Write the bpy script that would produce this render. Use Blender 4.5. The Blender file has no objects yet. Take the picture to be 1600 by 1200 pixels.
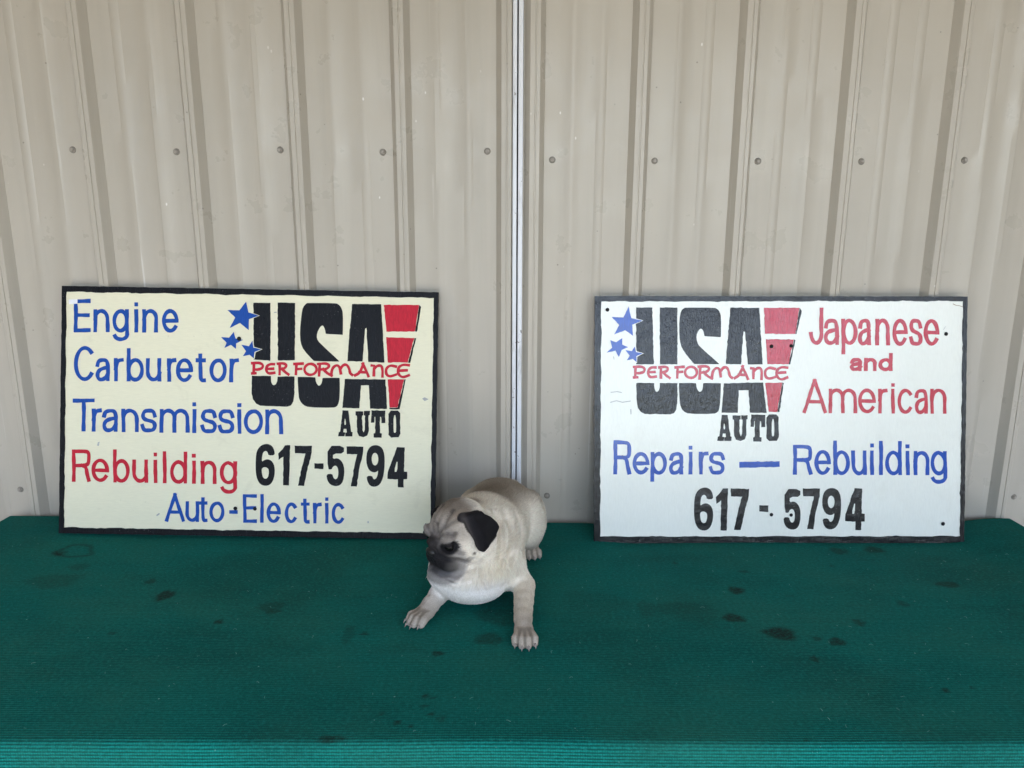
import bpy, bmesh, math, random
import numpy as np
from mathutils import Vector, Matrix, geometry

random.seed(7)
rng = np.random.default_rng(7)
S = bpy.context.scene
COL = S.collection

# ------------------------------------------------------------------ camera
ZC = 1.433                                     # camera height; the cloth lies at 0.75
pitch, roll, yaw = 0.20940, 0.00314, 0.00175
F = Vector((math.sin(yaw) * math.cos(pitch), math.cos(yaw) * math.cos(pitch), -math.sin(pitch)))
Rt = F.cross(Vector((0, 0, 1))).normalized()
Up = Rt.cross(F)
R2 = Rt * math.cos(roll) + Up * math.sin(roll)
U2 = Up * math.cos(roll) - Rt * math.sin(roll)
cam_d = bpy.data.cameras.new('camera')
cam_d.sensor_width = 36.0
cam_d.lens = 36.0 * 1110 / 1600
cam_d.clip_start = 0.05
cam_d.clip_end = 500
cam = bpy.data.objects.new('camera', cam_d)
COL.objects.link(cam)
m3 = Matrix((R2, U2, -F)).transposed()
cam.matrix_world = Matrix.Translation((0, 0, ZC)) @ m3.to_4x4()
S.camera = cam

# ------------------------------------------------------------------ sky, sun, exposure
SUN_EL, SUN_AZ = math.radians(50), math.radians(150)     # azimuth clockwise from +Y: high in front of the wall, a little right
W = bpy.data.worlds.new('World')
S.world = W
W.use_nodes = True
wn = W.node_tree.nodes
sky = wn.new('ShaderNodeTexSky')
sky.sky_type = 'NISHITA'
sky.sun_disc = False
sky.sun_elevation = SUN_EL
sky.sun_rotation = SUN_AZ
sky.dust_density = 1.5
W.node_tree.links.new(sky.outputs['Color'], wn['Background'].inputs['Color'])
wn['Background'].inputs['Strength'].default_value = 0.12
sd = bpy.data.lights.new('sun', 'SUN')
sd.energy = 3.0
sd.angle = math.radians(0.5)
sd.color = (1.0, 0.95, 0.87)
sun = bpy.data.objects.new('sun', sd)
COL.objects.link(sun)
sdir = Vector((math.sin(SUN_AZ) * math.cos(SUN_EL), math.cos(SUN_AZ) * math.cos(SUN_EL), math.sin(SUN_EL)))
sun.rotation_euler = sdir.to_track_quat('Z', 'Y').to_euler()
sun.location = sdir * 20
S.view_settings.view_transform = 'Standard'
S.view_settings.look = 'None'
S.view_settings.gamma = 1.0
S.view_settings.exposure = 2.87
S.cycles.use_denoising = True
S.cycles.max_bounces = 8

# ------------------------------------------------------------------ helpers
def link(name, me, mat=None, parent=None):
    o = bpy.data.objects.new(name, me)
    COL.objects.link(o)
    if mat is not None:
        for m in (mat if isinstance(mat, (list, tuple)) else [mat]):
            me.materials.append(m)
    if parent is not None:
        o.parent = parent
    return o

def tag(o, label=None, cat=None, group=None, kind=None):
    if label: o['label'] = label
    if cat: o['category'] = cat
    if group: o['group'] = group
    if kind: o['kind'] = kind
    return o

def empty(name, loc=(0, 0, 0)):
    o = bpy.data.objects.new(name, None)
    o.location = loc
    o.empty_display_size = 0.1
    COL.objects.link(o)
    return o

def mesh(name, verts, faces, smooth=False, angle=None):
    me = bpy.data.meshes.new(name)
    me.from_pydata([tuple(v) for v in verts], [], [tuple(f) for f in faces])
    me.update()
    if smooth:
        me.polygons.foreach_set('use_smooth', [True] * len(me.polygons))
        if angle is not None:
            me.set_sharp_from_angle(angle=math.radians(angle))
    return me

def np_mesh(name, V, Q, smooth=True):
    me = bpy.data.meshes.new(name)
    k = Q.shape[1]
    me.vertices.add(len(V)); me.loops.add(Q.size); me.polygons.add(len(Q))
    me.vertices.foreach_set('co', np.ascontiguousarray(V, dtype=np.float32).ravel())
    me.loops.foreach_set('vertex_index', np.ascontiguousarray(Q, dtype=np.int32).ravel())
    me.polygons.foreach_set('loop_start', np.arange(0, Q.size, k, dtype=np.int32))
    me.polygons.foreach_set('use_smooth', np.full(len(Q), smooth))
    me.update(calc_edges=True)
    me.validate()
    return me

def box_bm(bm, lo, hi, bevel=0.0):
    r = bmesh.ops.create_cube(bm, size=1.0)
    vs = r['verts']
    for v in vs:
        v.co = Vector([lo[i] + (v.co[i] + .5) * (hi[i] - lo[i]) for i in range(3)])
    if bevel:
        es = list({e for v in vs for e in v.link_edges})
        bmesh.ops.bevel(bm, geom=es, offset=bevel, segments=2, affect='EDGES', profile=0.5)

def bm_obj(name, bm, mat, parent=None, smooth=False, angle=35):
    me = bpy.data.meshes.new(name)
    bm.to_mesh(me); bm.free()
    if smooth:
        me.polygons.foreach_set('use_smooth', [True] * len(me.polygons))
        me.set_sharp_from_angle(angle=math.radians(angle))
    return link(name, me, mat, parent)

class NT:
    """small node-building helper"""
    def __init__(self, name):
        self.m = bpy.data.materials.new(name)
        self.m.use_nodes = True
        self.t = self.m.node_tree
        self.b = self.t.nodes['Principled BSDF']
    def n(self, typ, **kw):
        nd = self.t.nodes.new(typ)
        for k, v in kw.items():
            if k in nd.inputs.keys():
                nd.inputs[k].default_value = v
            else:
                setattr(nd, k, v)
        return nd
    def l(self, a, b):
        self.t.links.new(a, b)
    def tex(self, scale=(1, 1, 1), coord='Object', rot=(0, 0, 0)):
        tc = self.n('ShaderNodeTexCoord')
        mp = self.n('ShaderNodeMapping')
        mp.inputs['Scale'].default_value = scale
        mp.inputs['Rotation'].default_value = rot
        self.l(tc.outputs[coord], mp.inputs['Vector'])
        return mp.outputs['Vector']
    def noise(self, vec, scale, detail=4, rough=.55, dist=0.0):
        nd = self.n('ShaderNodeTexNoise')
        nd.inputs['Scale'].default_value = scale
        nd.inputs['Detail'].default_value = detail
        nd.inputs['Roughness'].default_value = rough
        nd.inputs['Distortion'].default_value = dist
        self.l(vec, nd.inputs['Vector'])
        return nd.outputs['Fac']
    def ramp(self, fac, stops):
        nd = self.n('ShaderNodeValToRGB')
        el = nd.color_ramp.elements
        while len(el) < len(stops): el.new(0.5)
        for e, (p, c) in zip(el, stops):
            e.position = p
            e.color = (c, c, c, 1) if isinstance(c, (int, float)) else (*c, 1)
        self.l(fac, nd.inputs['Fac'])
        return nd.outputs['Color']
    def mix(self, fac, a, b, mode='MIX'):
        nd = self.n('ShaderNodeMix', data_type='RGBA', blend_type=mode)
        for sock, v in ((nd.inputs[0], fac), (nd.inputs[6], a), (nd.inputs[7], b)):
            if isinstance(v, (int, float)): sock.default_value = v
            elif isinstance(v, tuple): sock.default_value = (*v, 1)
            else: self.l(v, sock)
        return nd.outputs[2]
    def math(self, op, a, b=None, c=None):
        nd = self.n('ShaderNodeMath', operation=op)
        for i, v in enumerate((a, b, c)):
            if v is None: continue
            if isinstance(v, (int, float)): nd.inputs[i].default_value = v
            else: self.l(v, nd.inputs[i])
        return nd.outputs[0]
    def bump(self, h, strength=.3, dist=.001, chain=None):
        nd = self.n('ShaderNodeBump')
        nd.inputs['Strength'].default_value = strength
        nd.inputs['Distance'].default_value = dist
        self.l(h, nd.inputs['Height'])
        if chain is not None: self.l(chain, nd.inputs['Normal'])
        return nd.outputs['Normal']
    def done(self, color=None, rough=None, normal=None, **kw):
        b = self.b
        if color is not None:
            if isinstance(color, tuple): b.inputs['Base Color'].default_value = (*color, 1)
            else: self.l(color, b.inputs['Base Color'])
        if rough is not None:
            if isinstance(rough, (int, float)): b.inputs['Roughness'].default_value = rough
            else: self.l(rough, b.inputs['Roughness'])
        if normal is not None: self.l(normal, b.inputs['Normal'])
        for k, v in kw.items():
            b.inputs[k.replace('_', ' ')].default_value = v
        return self.m

# ------------------------------------------------------------------ materials
def mat_wall(name, tint):
    t = NT(name)
    v = t.tex()
    big = t.noise(v, 2.2, 3)
    stre = t.noise(t.tex((9, 9, .5)), 3.0, 5, .6)
    fine = t.noise(v, 140, 3)
    c = t.mix(t.ramp(big, [(.3, 0.0), (.7, 1.0)]), tuple(x * .96 for x in tint), tuple(min(1, x * 1.03) for x in tint))
    c = t.mix(t.ramp(stre, [(.52, 0.0), (.72, .22)]), c, tuple(x * .74 for x in tint))
    # scuffs and grime spots
    sc = t.noise(t.tex((3, 3, 1.2), rot=(0, .5, 0)), 9.0, 8, .7, 1.5)
    c = t.mix(t.ramp(sc, [(.60, 0.0), (.67, .14), (.74, 0.0)]), c, (.50, .48, .44))
    vo = t.n('ShaderNodeTexVoronoi'); vo.inputs['Scale'].default_value = 26
    t.l(v, vo.inputs['Vector'])
    gate = t.noise(v, 6, 2)
    spot = t.math('MULTIPLY', t.ramp(vo.outputs['Distance'], [(.035, 1.0), (.06, 0.0)]), t.ramp(gate, [(.56, 0.0), (.6, .7)]))
    c = t.mix(spot, c, (.20, .18, .155))
    # thin pale scratches
    sl = t.noise(t.tex((120, 120, 1.4), rot=(0, .06, 0)), 1.0, 2, .5)
    gate2 = t.noise(v, 3.2, 3)
    scr = t.math('MULTIPLY', t.ramp(sl, [(.70, 0.0), (.74, .7)]), t.ramp(gate2, [(.5, 0.0), (.62, 1.0)]))
    c = t.mix(scr, c, (.62, .60, .56))
    vc = t.n('ShaderNodeTexVoronoi'); vc.inputs['Scale'].default_value = 38
    t.l(t.tex((1, 1, .55)), vc.inputs['Vector'])
    chip = t.math('MULTIPLY', t.ramp(vc.outputs['Distance'], [(.05, 1.0), (.085, 0.0)]), t.ramp(t.noise(v, 4.3, 2), [(.60, 0.0), (.63, .9)]))
    c = t.mix(chip, c, (.74, .72, .68))
    run = t.noise(t.tex((26, 26, .35)), 1.0, 4, .6)
    c = t.mix(t.ramp(run, [(.60, 0.0), (.78, .20)]), c, (.58, .54, .47))
    r = t.ramp(t.noise(v, 11, 5, .6), [(.3, .24), (.7, .42)])
    wob = t.bump(t.noise(t.tex((1, 1, .35)), 5.0, 2), .6, .012)
    n = t.bump(fine, .10, .0006, wob)
    return t.done(c, r, n)

M_WALL_L = mat_wall('beige_painted_steel', (.450, .412, .350))
M_WALL_R = mat_wall('beige_painted_steel_worn', (.476, .436, .370))

def simple(name, col, rough, bump=0.0, bscale=200, var=.08, **kw):
    t = NT(name)
    v = t.tex()
    nz = t.noise(v, bscale * .25, 4)
    c = t.mix(t.ramp(nz, [(.3, 0.0), (.7, 1.0)]), tuple(x * (1 - var) for x in col), tuple(min(1, x * (1 + var)) for x in col))
    n = t.bump(t.noise(v, bscale, 3), bump, .001) if bump else None
    return t.done(c, rough, n, **kw)

def mat_trim():
    t = NT('white_edge_trim_paint')
    v = t.tex()
    nz = t.noise(t.tex((30, 30, 4)), 2.0, 5, .65)
    c = t.mix(t.ramp(nz, [(.56, 0.0), (.68, .5)]), (.74, .76, .80), (.36, .35, .34))
    vo = t.noise(v, 95, 2)
    c = t.mix(t.ramp(vo, [(.70, 0.0), (.74, .7)]), c, (.16, .14, .13))
    return t.done(c, .38, t.bump(t.noise(v, 60, 3), .1, .001))

M_TRIM = mat_trim()
M_SCREW = simple('dull_screw_head_paint', (.33, .30, .26), .45, .2, 900)
M_WASHER = simple('grey_rubber_washer', (.25, .23, .20), .6)
M_SHADE_BLK = simple('hole_and_gap_shade_black', (.006, .006, .007), .9)  # near-black that stands in for shade in holes and the seam gap
M_STEEL = simple('grey_table_steel', (.20, .20, .21), .45)
M_TABLE = simple('white_plastic_tabletop', (.55, .55, .53), .5)
M_CONC = simple('pale_concrete', (.27, .258, .238), .9, .3, 40, .12)
M_ROOF = simple('beige_roof_sheet', (.34, .32, .29), .5)
M_WOOD = simple('bare_plywood_edge', (.28, .20, .12), .8, .3, 150)

# ------------------------------------------------------------------ ground, porch roof, added end walls and trees
g = mesh('ground', [(-120, -160, 0), (120, -160, 0), (120, 60, 0), (-120, 60, 0)], [(0, 1, 2, 3)])
tag(link('ground', g, M_CONC), 'pale concrete ground under the table', None, kind='structure')
D = 1.6477                                       # the flat of the wall sheets
RIB = .0205
bm = bmesh.new()
box_bm(bm, (-5.0, -2.1, 2.62), (4.2, D + .30, 2.68))
for y in (-2.0, -.8, .4):
    box_bm(bm, (-5.0, y, 2.52), (4.2, y + .05, 2.618))
box_bm(bm, (-3.06, -2.1, .0), (-3.0, D + .30, 2.615))  # added end wall, cuts the light from the left
box_bm(bm, (3.3, -1.7, .0), (3.36, D + .30, 2.615))  # added end wall, cuts the light from the right
for x in (-4.9, 4.0):
    box_bm(bm, (x, -2.0, 0.0), (x + .1, -1.9, 2.518))
tag(bm_obj('roof', bm, M_ROOF), 'unseen porch roof over the wall, with end walls added to block side light', None, kind='structure')

def added_trees():  # unseen trees, added for reflections in the signs and less light from the left
    r = np.random.default_rng(11)
    V, Q = [], []
    n = 6500
    for i in range(n):
        q_ = r.random()
        if q_ < .14:
            az = r.uniform(-4, 24); dist = r.uniform(15, 17)
        elif q_ < .62:
            az = r.uniform(-80, -4); dist = r.uniform(13, 18)
        else:
            az = r.uniform(24, 80); dist = r.uniform(15, 20)
        top = 3.6 + 1.6 * math.sin(az * .21) + .8 * math.sin(az * .57 + 1)
        if q_ < .14: top = 1.9 + .35 * math.sin(az * .9)
        z = r.random() ** .8 * top
        a = math.radians(az)
        c = np.array([math.sin(a) * dist, -math.cos(a) * dist, max(z, .25)])
        s = r.uniform(.22, .5)
        p, q = r.normal(0, 1, 3), r.normal(0, 1, 3)
        p /= np.linalg.norm(p); q -= p * (p @ q); q /= np.linalg.norm(q)
        k = len(V)
        V += [c - p * s, c + q * s * .6, c + p * s, c - q * s * .6]
        Q.append((k, k + 1, k + 2, k + 3))
    o = link('added_trees', mesh('added_trees', V, Q), M_LEAF)
    tag(o, 'unseen trees added across the yard for sign reflections and side shade', None, None, 'stuff')
M_LEAF = simple('dark_green_leaves', (.045, .070, .030), .6, 0, 3, .3)
added_trees()

# ------------------------------------------------------------------ ribbed wall sheets
PITCH = .2286
XL, XR = -.9486, .0287
def rib_pts(x0):
    h = RIB
    return [(x0, 0), (x0 + .0012, .0013), (x0 + .0098, h - .0020), (x0 + .0116, h), (x0 + .0212, h), (x0 + .0220, h - .0018),
            (x0 + .0243, h - .0018), (x0 + .0250, h), (x0 + .0327, h), (x0 + .0345, h - .0020), (x0 + .0431, .0013), (x0 + .0443, 0)]
def minor_pts(xc):
    return [(xc - .0105, 0), (xc - .0055, .0020), (xc + .0055, .0020), (xc + .0105, 0)]
def sheet(name, xs, ribs, minors, x_start, x_end, mat, parent, seed):
    pr = []
    for x in ribs: pr += rib_pts(x)
    for x in minors: pr += minor_pts(x)
    pr = [p for p in pr if x_start < p[0] < x_end]
    pr.sort()
    # extra points across the flats so the sheet can wobble
    full = [(x_start, 0.0)]
    for p in pr + [(x_end, 0.0)]:
        a = full[-1]
        if p[0] - a[0] > .03:
            k = int((p[0] - a[0]) / .02)
            for i in range(1, k):
                full.append((a[0] + (p[0] - a[0]) * i / k, 0.0))
        full.append(p)
    zs = np.linspace(0.02, 2.60, 70)
    r = np.random.default_rng(seed)
    ph = r.uniform(0, 6.28, 8)
    V, Q = [], []
    n = len(full)
    for z in zs:
        for (x, d) in full:
            w = .0007 * math.sin(x * 17 + z * 2.1 + ph[0]) + .0006 * math.sin(x * 31 - z * 4.3 + ph[1]) + .0004 * math.sin(z * 9 + ph[2] + 3 * x)
            xx = x + .0008 * math.sin(z * 2.3 + ph[3] + x * 5)
            V.append((xx, D - d - w, z))
    for j in range(len(zs) - 1):
        for i in range(n - 1):
            a = j * n + i
            Q.append((a, a + 1, a + n + 1, a + n))
    # a real sheet has a back too
    base = len(V)
    V += [(x_start, D + .03, .02), (x_end, D + .03, .02), (x_end, D + .03, 2.6), (x_start, D + .03, 2.6)]
    Q.append((base, base + 3, base + 2, base + 1))
    return link('sheet', mesh('sheet', V, Q, True, 22), mat, parent)

def screw_mesh():
    bm = bmesh.new()
    # washer (domed) + hex head, axis along -Y
    for rad, y0, y1, seg in ((.0088, 0.0, -.0018, 20), (.0078, -.0018, -.0030, 20)):
        rr = bmesh.ops.create_cone(bm, cap_ends=True, segments=seg, radius1=rad, radius2=rad * .9, depth=abs(y1 - y0))
        for v in rr['verts']:
            v.co = Vector((v.co.x, (y0 + y1) / 2 - v.co.z, v.co.y))
    me = bpy.data.meshes.new('screw'); bm.to_mesh(me); bm.free()
    bm = bmesh.new()
    rr = bmesh.ops.create_cone(bm, cap_ends=True, segments=6, radius1=.0054, radius2=.0046, depth=.0048)
    for v in rr['verts']:
        v.co = Vector((v.co.x, -.0054 - v.co.z, v.co.y))
    bmesh.ops.bevel(bm, geom=bm.edges[:], offset=.0006, segments=1, affect='EDGES')
    bm2 = bmesh.new(); bm2.from_mesh(me); 
    for f in bm2.faces: f.material_index = 1
    tmp = bpy.data.meshes.new('tmp'); bm.to_mesh(tmp); bm.free()
    bm2.from_mesh(tmp)
    out = bpy.data.meshes.new('screw'); bm2.to_mesh(out); bm2.free()
    out.materials.append(M_SCREW); out.materials.append(M_WASHER)
    return out
SCREW = screw_mesh()

def wall_part(name, label, side):
    root = empty(name, (0, D, 0))
    tag(root, label, 'wall', None, 'thing')
    root.location = (0, 0, 0)
    if side == 'l':
        ribs = [XL + k * PITCH for k in range(-8, 5)]
        minors = [x + d for x in ribs for d in (.100, .167)]
        minors = [m for m in minors if m < -.05]
        sheet('sheet', None, ribs, minors, -2.75, .0020, M_WALL_L, root, 3)
        tr = (.0026, .0118)
        bm = bmesh.new(); box_bm(bm, (-.02, D + .021, .02), (.05, D + .028, 2.60))
        bm_obj('seam_shade_strip', bm, M_SHADE_BLK, root)  # black strip added to darken the gap and stop sky showing through
        sx = [-.9695 + k * PITCH for k in range(-7, 5)]
        z1, z2 = ZC + .1760, ZC - .6190
    else:
        ribs = [XR + k * PITCH for k in range(0, 12)]
        minors = [x + d for x in ribs for d in (.105, .167)]
        sheet('sheet', None, ribs, minors, .0262, 2.75, M_WALL_R, root, 5)
        tr = (.0148, .0250)
        sx = [.0912 + k * PITCH for k in range(0, 12)]
        z1, z2 = ZC + .1600, ZC - .6280
    bm = bmesh.new()
    box_bm(bm, (tr[0], D - .0225, .02), (tr[1], D + .02, 2.60), .0015)
    bm_obj('edge_trim', bm, M_TRIM, root, True)
    for x in sx:
        for z in (z1, z2):
            s = link('screw', SCREW, None, root)
            s.location = (x + random.uniform(-.002, .002), D - .0005, z + random.uniform(-.003, .003))
            s.scale = (.84, .84, .84)
            s.rotation_euler = (random.uniform(-.1, .1), random.uniform(0, 1), random.uniform(-.1, .1))
    return root
wall_part('ribbed_wall', 'beige ribbed steel wall section behind the cream sign, left of the white seam', 'l')
wall_part('ribbed_wall', 'scuffed beige ribbed steel wall section behind the white sign, right of the white seam', 'r')

# ------------------------------------------------------------------ table under the cloth
X0, X1, Y0, Y1 = -1.213, 1.213, .846, 1.618
tb = empty('folding_table', (0, 1.24, 0))
tag(tb, 'long folding table hidden under the green woven cloth', 'table')
def local(bm, off):
    bmesh.ops.translate(bm, verts=bm.verts[:], vec=-Vector(off))
bm = bmesh.new(); box_bm(bm, (X0 + .008, Y0 + .008, .69), (X1 - .008, Y1 - .004, .727), .006); local(bm, (0, 1.24, 0))
bm_obj('tabletop', bm, M_TABLE, tb, True)
for x in (-.95, .95):
    for y in (Y0 + .08, Y1 - .08):
        bm = bmesh.new(); box_bm(bm, (x - .014, y - .014, 0), (x + .014, y + .014, .692), .004); local(bm, (0, 1.24, 0))
        bm_obj('leg', bm, M_STEEL, tb, True)

# ------------------------------------------------------------------ cloth
def smooth01(t):
    t = np.clip(t, 0, 1)
    return t * t * (3 - 2 * t)
def cloth_z(x, y):
    """height of the cloth on the table top"""
    z = 0.750 + 0 * x
    back = smooth01((y - 1.15) / .45)
    z = z + .013 * smooth01((-.80 - x) / .28) * (.35 + .65 * back)
    z = z - .0075 * smooth01((x - .16) / .15) * smooth01((1.08 - x) / .08) * back
    z = z + .012 * smooth01((x - 1.04) / .13) * back
    z = z + .0012 * np.sin(x * 4.1 + y * 3.0) + .0009 * np.sin(x * 9.7 - y * 7.1 + 1) + .0006 * np.sin(y * 23 + x * 2.3)
    return z
STAINS = [(-.943,1.432,.039,.031,'ring'),(-.894,1.363,.022,.014,.35),(-.662,1.250,.017,.019,.9),(-.718,1.306,.011,.011,.6),(-.443,1.205,.021,.020,.4),(-.436,1.189,.014,.009,.6),(-.521,1.154,.009,.008,.8),(-.693,1.120,.007,.006,.5),(-.280,1.116,.011,.027,.35),(-.254,1.118,.008,.006,.7),(-.907,1.302,.048,.031,.3),(.444,1.280,.015,.015,.9),(.406,1.175,.020,.015,.9),(.473,1.125,.027,.020,.95),(.531,1.109,.008,.006,.6),(.561,1.099,.015,.012,.85),(.502,1.050,.007,.009,.7),(.628,1.161,.010,.013,.6),(.744,1.229,.010,.012,.5),(.873,1.303,.023,.013,.7),(.731,1.466,.021,.016,.6),(.812,1.473,.023,.016,.7),(.314,1.209,.060,.023,.25),(.254,1.208,.017,.032,.25),(-.036,1.105,.024,.019,.6),(-.020,1.18,.041,.031,.5),(-.120,1.062,.011,.007,.8),(-.127,.948,.006,.005,.8),(-.161,.889,.005,.005,.9),(-.186,.908,.004,.003,.8),(-.114,.945,.004,.003,.7),(-.114,.907,.004,.004,.9),(-.126,.925,.005,.004,.7),(-.140,.881,.004,.004,.8),(-.098,.896,.007,.007,.4),(-.247,.856,.019,.006,.8),(.668,.967,.006,.005,.9),(.713,.973,.003,.003,.8),(.409,.858,.004,.003,.9),(.351,1.402,.005,.006,.6),(.484,1.361,.012,.006,.5),(.680,1.388,.005,.006,.5),(.542,1.258,.010,.005,.35),(.344,1.186,.041,.035,.2),(.161,1.231,.061,.046,.18),(-.03,1.235,.05,.03,.4)]
def build_cloth():
    ra = .011
    # arc length along y from front hem to the back: hem, drape, rounded edge, top, rounded back edge, short drop
    def path(lo, hi, drop_lo, drop_hi, step_top, step_drop):
        pts = []                                   # (position along axis, drop below top)
        for s in np.arange(drop_lo, ra, -step_drop): pts.append((lo, s))
        for a in np.linspace(0, math.pi / 2, 7): pts.append((lo + ra - ra * math.cos(a), ra - ra * math.sin(a)))
        n = int((hi - lo - 2 * ra) / step_top)
        for i in range(1, n): pts.append((lo + ra + (hi - lo - 2 * ra) * i / n, 0.0))
        for a in np.linspace(math.pi / 2, 0, 7): pts.append((hi - ra + ra * math.cos(a), ra - ra * math.sin(a)))
        for s in np.arange(ra + step_drop, drop_hi, step_drop): pts.append((hi, s))
        return np.array(pts)
    px = path(X0, X1, .42, .42, .0045, .02)
    py = path(Y0, Y1, .46, .07, .0038, .012)
    nx, ny = len(px), len(py)
    x, y = np.meshgrid(px[:, 0], py[:, 0], indexing='ij')
    dx, dy = np.meshgrid(px[:, 1], py[:, 1], indexing='ij')
    dl = np.concatenate([[0], np.cumsum(np.hypot(np.diff(py[:, 0]), np.diff(py[:, 1])))])
    du = np.concatenate([[0], np.cumsum(np.hypot(np.diff(px[:, 0]), np.diff(px[:, 1])))])
    z = cloth_z(x, y) - np.sqrt(dx ** 2 + dy ** 2)
    front = (y <= Y0 + 1e-4) * dy
    y = y - .06 * front - .010 * front * (1 + np.sin(x * 11)) / 1 * .5
    side = np.where(x > 0, 1, -1) * dx * (np.abs(np.abs(x) - X1) < 1e-4)
    x = x + .10 * side
    V = np.stack([x, y, z], -1).reshape(-1, 3)
    i = np.arange(nx - 1)[:, None] * ny + np.arange(ny - 1)[None]
    Q = np.stack([i, i + ny, i + ny + 1, i + 1], -1).reshape(-1, 4)
    me = np_mesh('tablecloth', V, Q)
    uv = np.stack(np.meshgrid(du, dl, indexing='ij'), -1).reshape(-1, 2)
    lay = me.uv_layers.new(name='weave')
    li = np.empty(len(me.loops), np.int32); me.loops.foreach_get('vertex_index', li)
    lay.data.foreach_set('uv', uv[li].astype(np.float32).ravel())
    st = np.zeros(len(V))
    xx, yy = V[:, 0], V[:, 1]
    for k, (sx, sy, rx, ry, a) in enumerate(STAINS):
        m = (yy > Y0 + .004) & (abs(xx - sx) < rx * 2.2) & (abs(yy - sy) < ry * 2.2)
        X, Y = (xx[m] - sx) / rx, (yy[m] - sy) / ry
        th = np.arctan2(Y, X)
        rr = np.hypot(X, Y) * (1 + .05 * np.sin(2 * th + k) + .10 * np.sin(3 * th + 2.1 * k) + .06 * np.sin(5 * th + k * .7))
        if a == 'ring':
            val = .62 * np.exp(-((rr - .9) / .15) ** 2) + .75 * np.exp(-(((X + .62) / .32) ** 2 + ((Y + .40) / .4) ** 2))
        else:
            val = a * smooth01((1.25 - rr) / .55)
        st[m] = np.maximum(st[m], val)
    at = me.attributes.new('stain', 'FLOAT', 'POINT')
    at.data.foreach_set('value', st.astype(np.float32))
    t = NT('green_woven_shade_cloth')
    uvn = t.n('ShaderNodeUVMap'); uvn.uv_map = 'weave'
    sep = t.n('ShaderNodeSeparateXYZ'); t.l(uvn.outputs['UV'], sep.inputs[0])
    u, v = sep.outputs[0], sep.outputs[1]
    def uvnoise(su, sv, scale, detail=3, rough=.55):
        mp = t.n('ShaderNodeMapping'); mp.inputs['Scale'].default_value = (su, sv, 1)
        t.l(uvn.outputs['UV'], mp.inputs['Vector'])
        return t.noise(mp.outputs['Vector'], scale, detail, rough)
    wav = uvnoise(1, 1, 3.0, 2)
    vv = t.math('ADD', v, t.math('MULTIPLY', wav, .006))
    rows = t.math('ADD', t.math('MULTIPLY', t.math('SINE', t.math('MULTIPLY', vv, 2 * math.pi / .0047)), .5), .5)
    kn = t.math('ADD', t.math('MULTIPLY', t.math('SINE', t.math('ADD', t.math('MULTIPLY', u, 2 * math.pi / .0034),
                 t.math('MULTIPLY', uvnoise(1, 1, 160, 2), 7.0))), .5), .5)
    h = t.math('MULTIPLY', t.math('POWER', rows, .8), t.math('ADD', .62, t.math('MULTIPLY', kn, .38)))
    fuzz = uvnoise(1, 1.3, 330, 5, .75)
    streak = uvnoise(2.6, 420, 1.0, 2, .5)
    blot = uvnoise(1, 1.5, 4.5, 4, .6)
    flat = t.ramp(v, [(.44, 1.0), (.50, .26)])  # weave flatter on top; the drape's stronger lighting is put into row colour
    h = t.math('ADD', t.math('MULTIPLY', h, flat), t.math('MULTIPLY', t.math('SUBTRACT', 1.0, flat), .30))
    base = t.mix(h, (.0008, .043, .036), (.0030, .240, .200))
    base = t.mix(t.math('MULTIPLY', t.ramp(fuzz, [(.46, 0.0), (.70, 1.0)]), h), base, (.010, .30, .27))
    base = t.mix(t.ramp(streak, [(.28, .28), (.46, 0.0)]), base, (.002, .052, .047))
    base = t.mix(t.ramp(streak, [(.62, 0.0), (.76, .30)]), base, (.018, .29, .262))
    base = t.mix(t.ramp(blot, [(.40, 0.0), (.72, .55)]), base, (.018, .125, .092))
    blot2 = uvnoise(1, 1.7, 2.1, 5, .65)
    base = t.mix(t.ramp(blot2, [(.35, .38), (.52, 0.0)]), base, (.0008, .040, .035))
    tuft = uvnoise(1, 1.5, 150, 3, .65)
    base = t.mix(t.ramp(tuft, [(.36, .30), (.52, 0.0)]), base, (.0008, .050, .044))
    base = t.mix(t.ramp(tuft, [(.52, 0.0), (.68, .40)]), base, (.012, .21, .185))
    fl = uvnoise(1, 1, 250, 1)
    base = t.mix(t.ramp(fl, [(.755, 0.0), (.775, .45)]), base, (.14, .33, .31))
    sa = t.n('ShaderNodeAttribute', attribute_name='stain')
    sf = t.math('MULTIPLY', sa.outputs['Fac'], t.ramp(uvnoise(1, 1.4, 150, 5, .7), [(.36, .45), (.56, 1.0)]))
    base = t.mix(sf, base, (.010, .020, .015))
    n1 = t.bump(h, .7, .0016)
    n2 = t.bump(fuzz, .35, .0008, n1)
    m = t.done(base, .9, n2)
    t.b.inputs['Specular IOR Level'].default_value = .12
    o = link('tablecloth', me, m)
    tag(o, 'dark green woven cloth with oily stains draped over the long table', 'cloth')
    return o
build_cloth()

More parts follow.
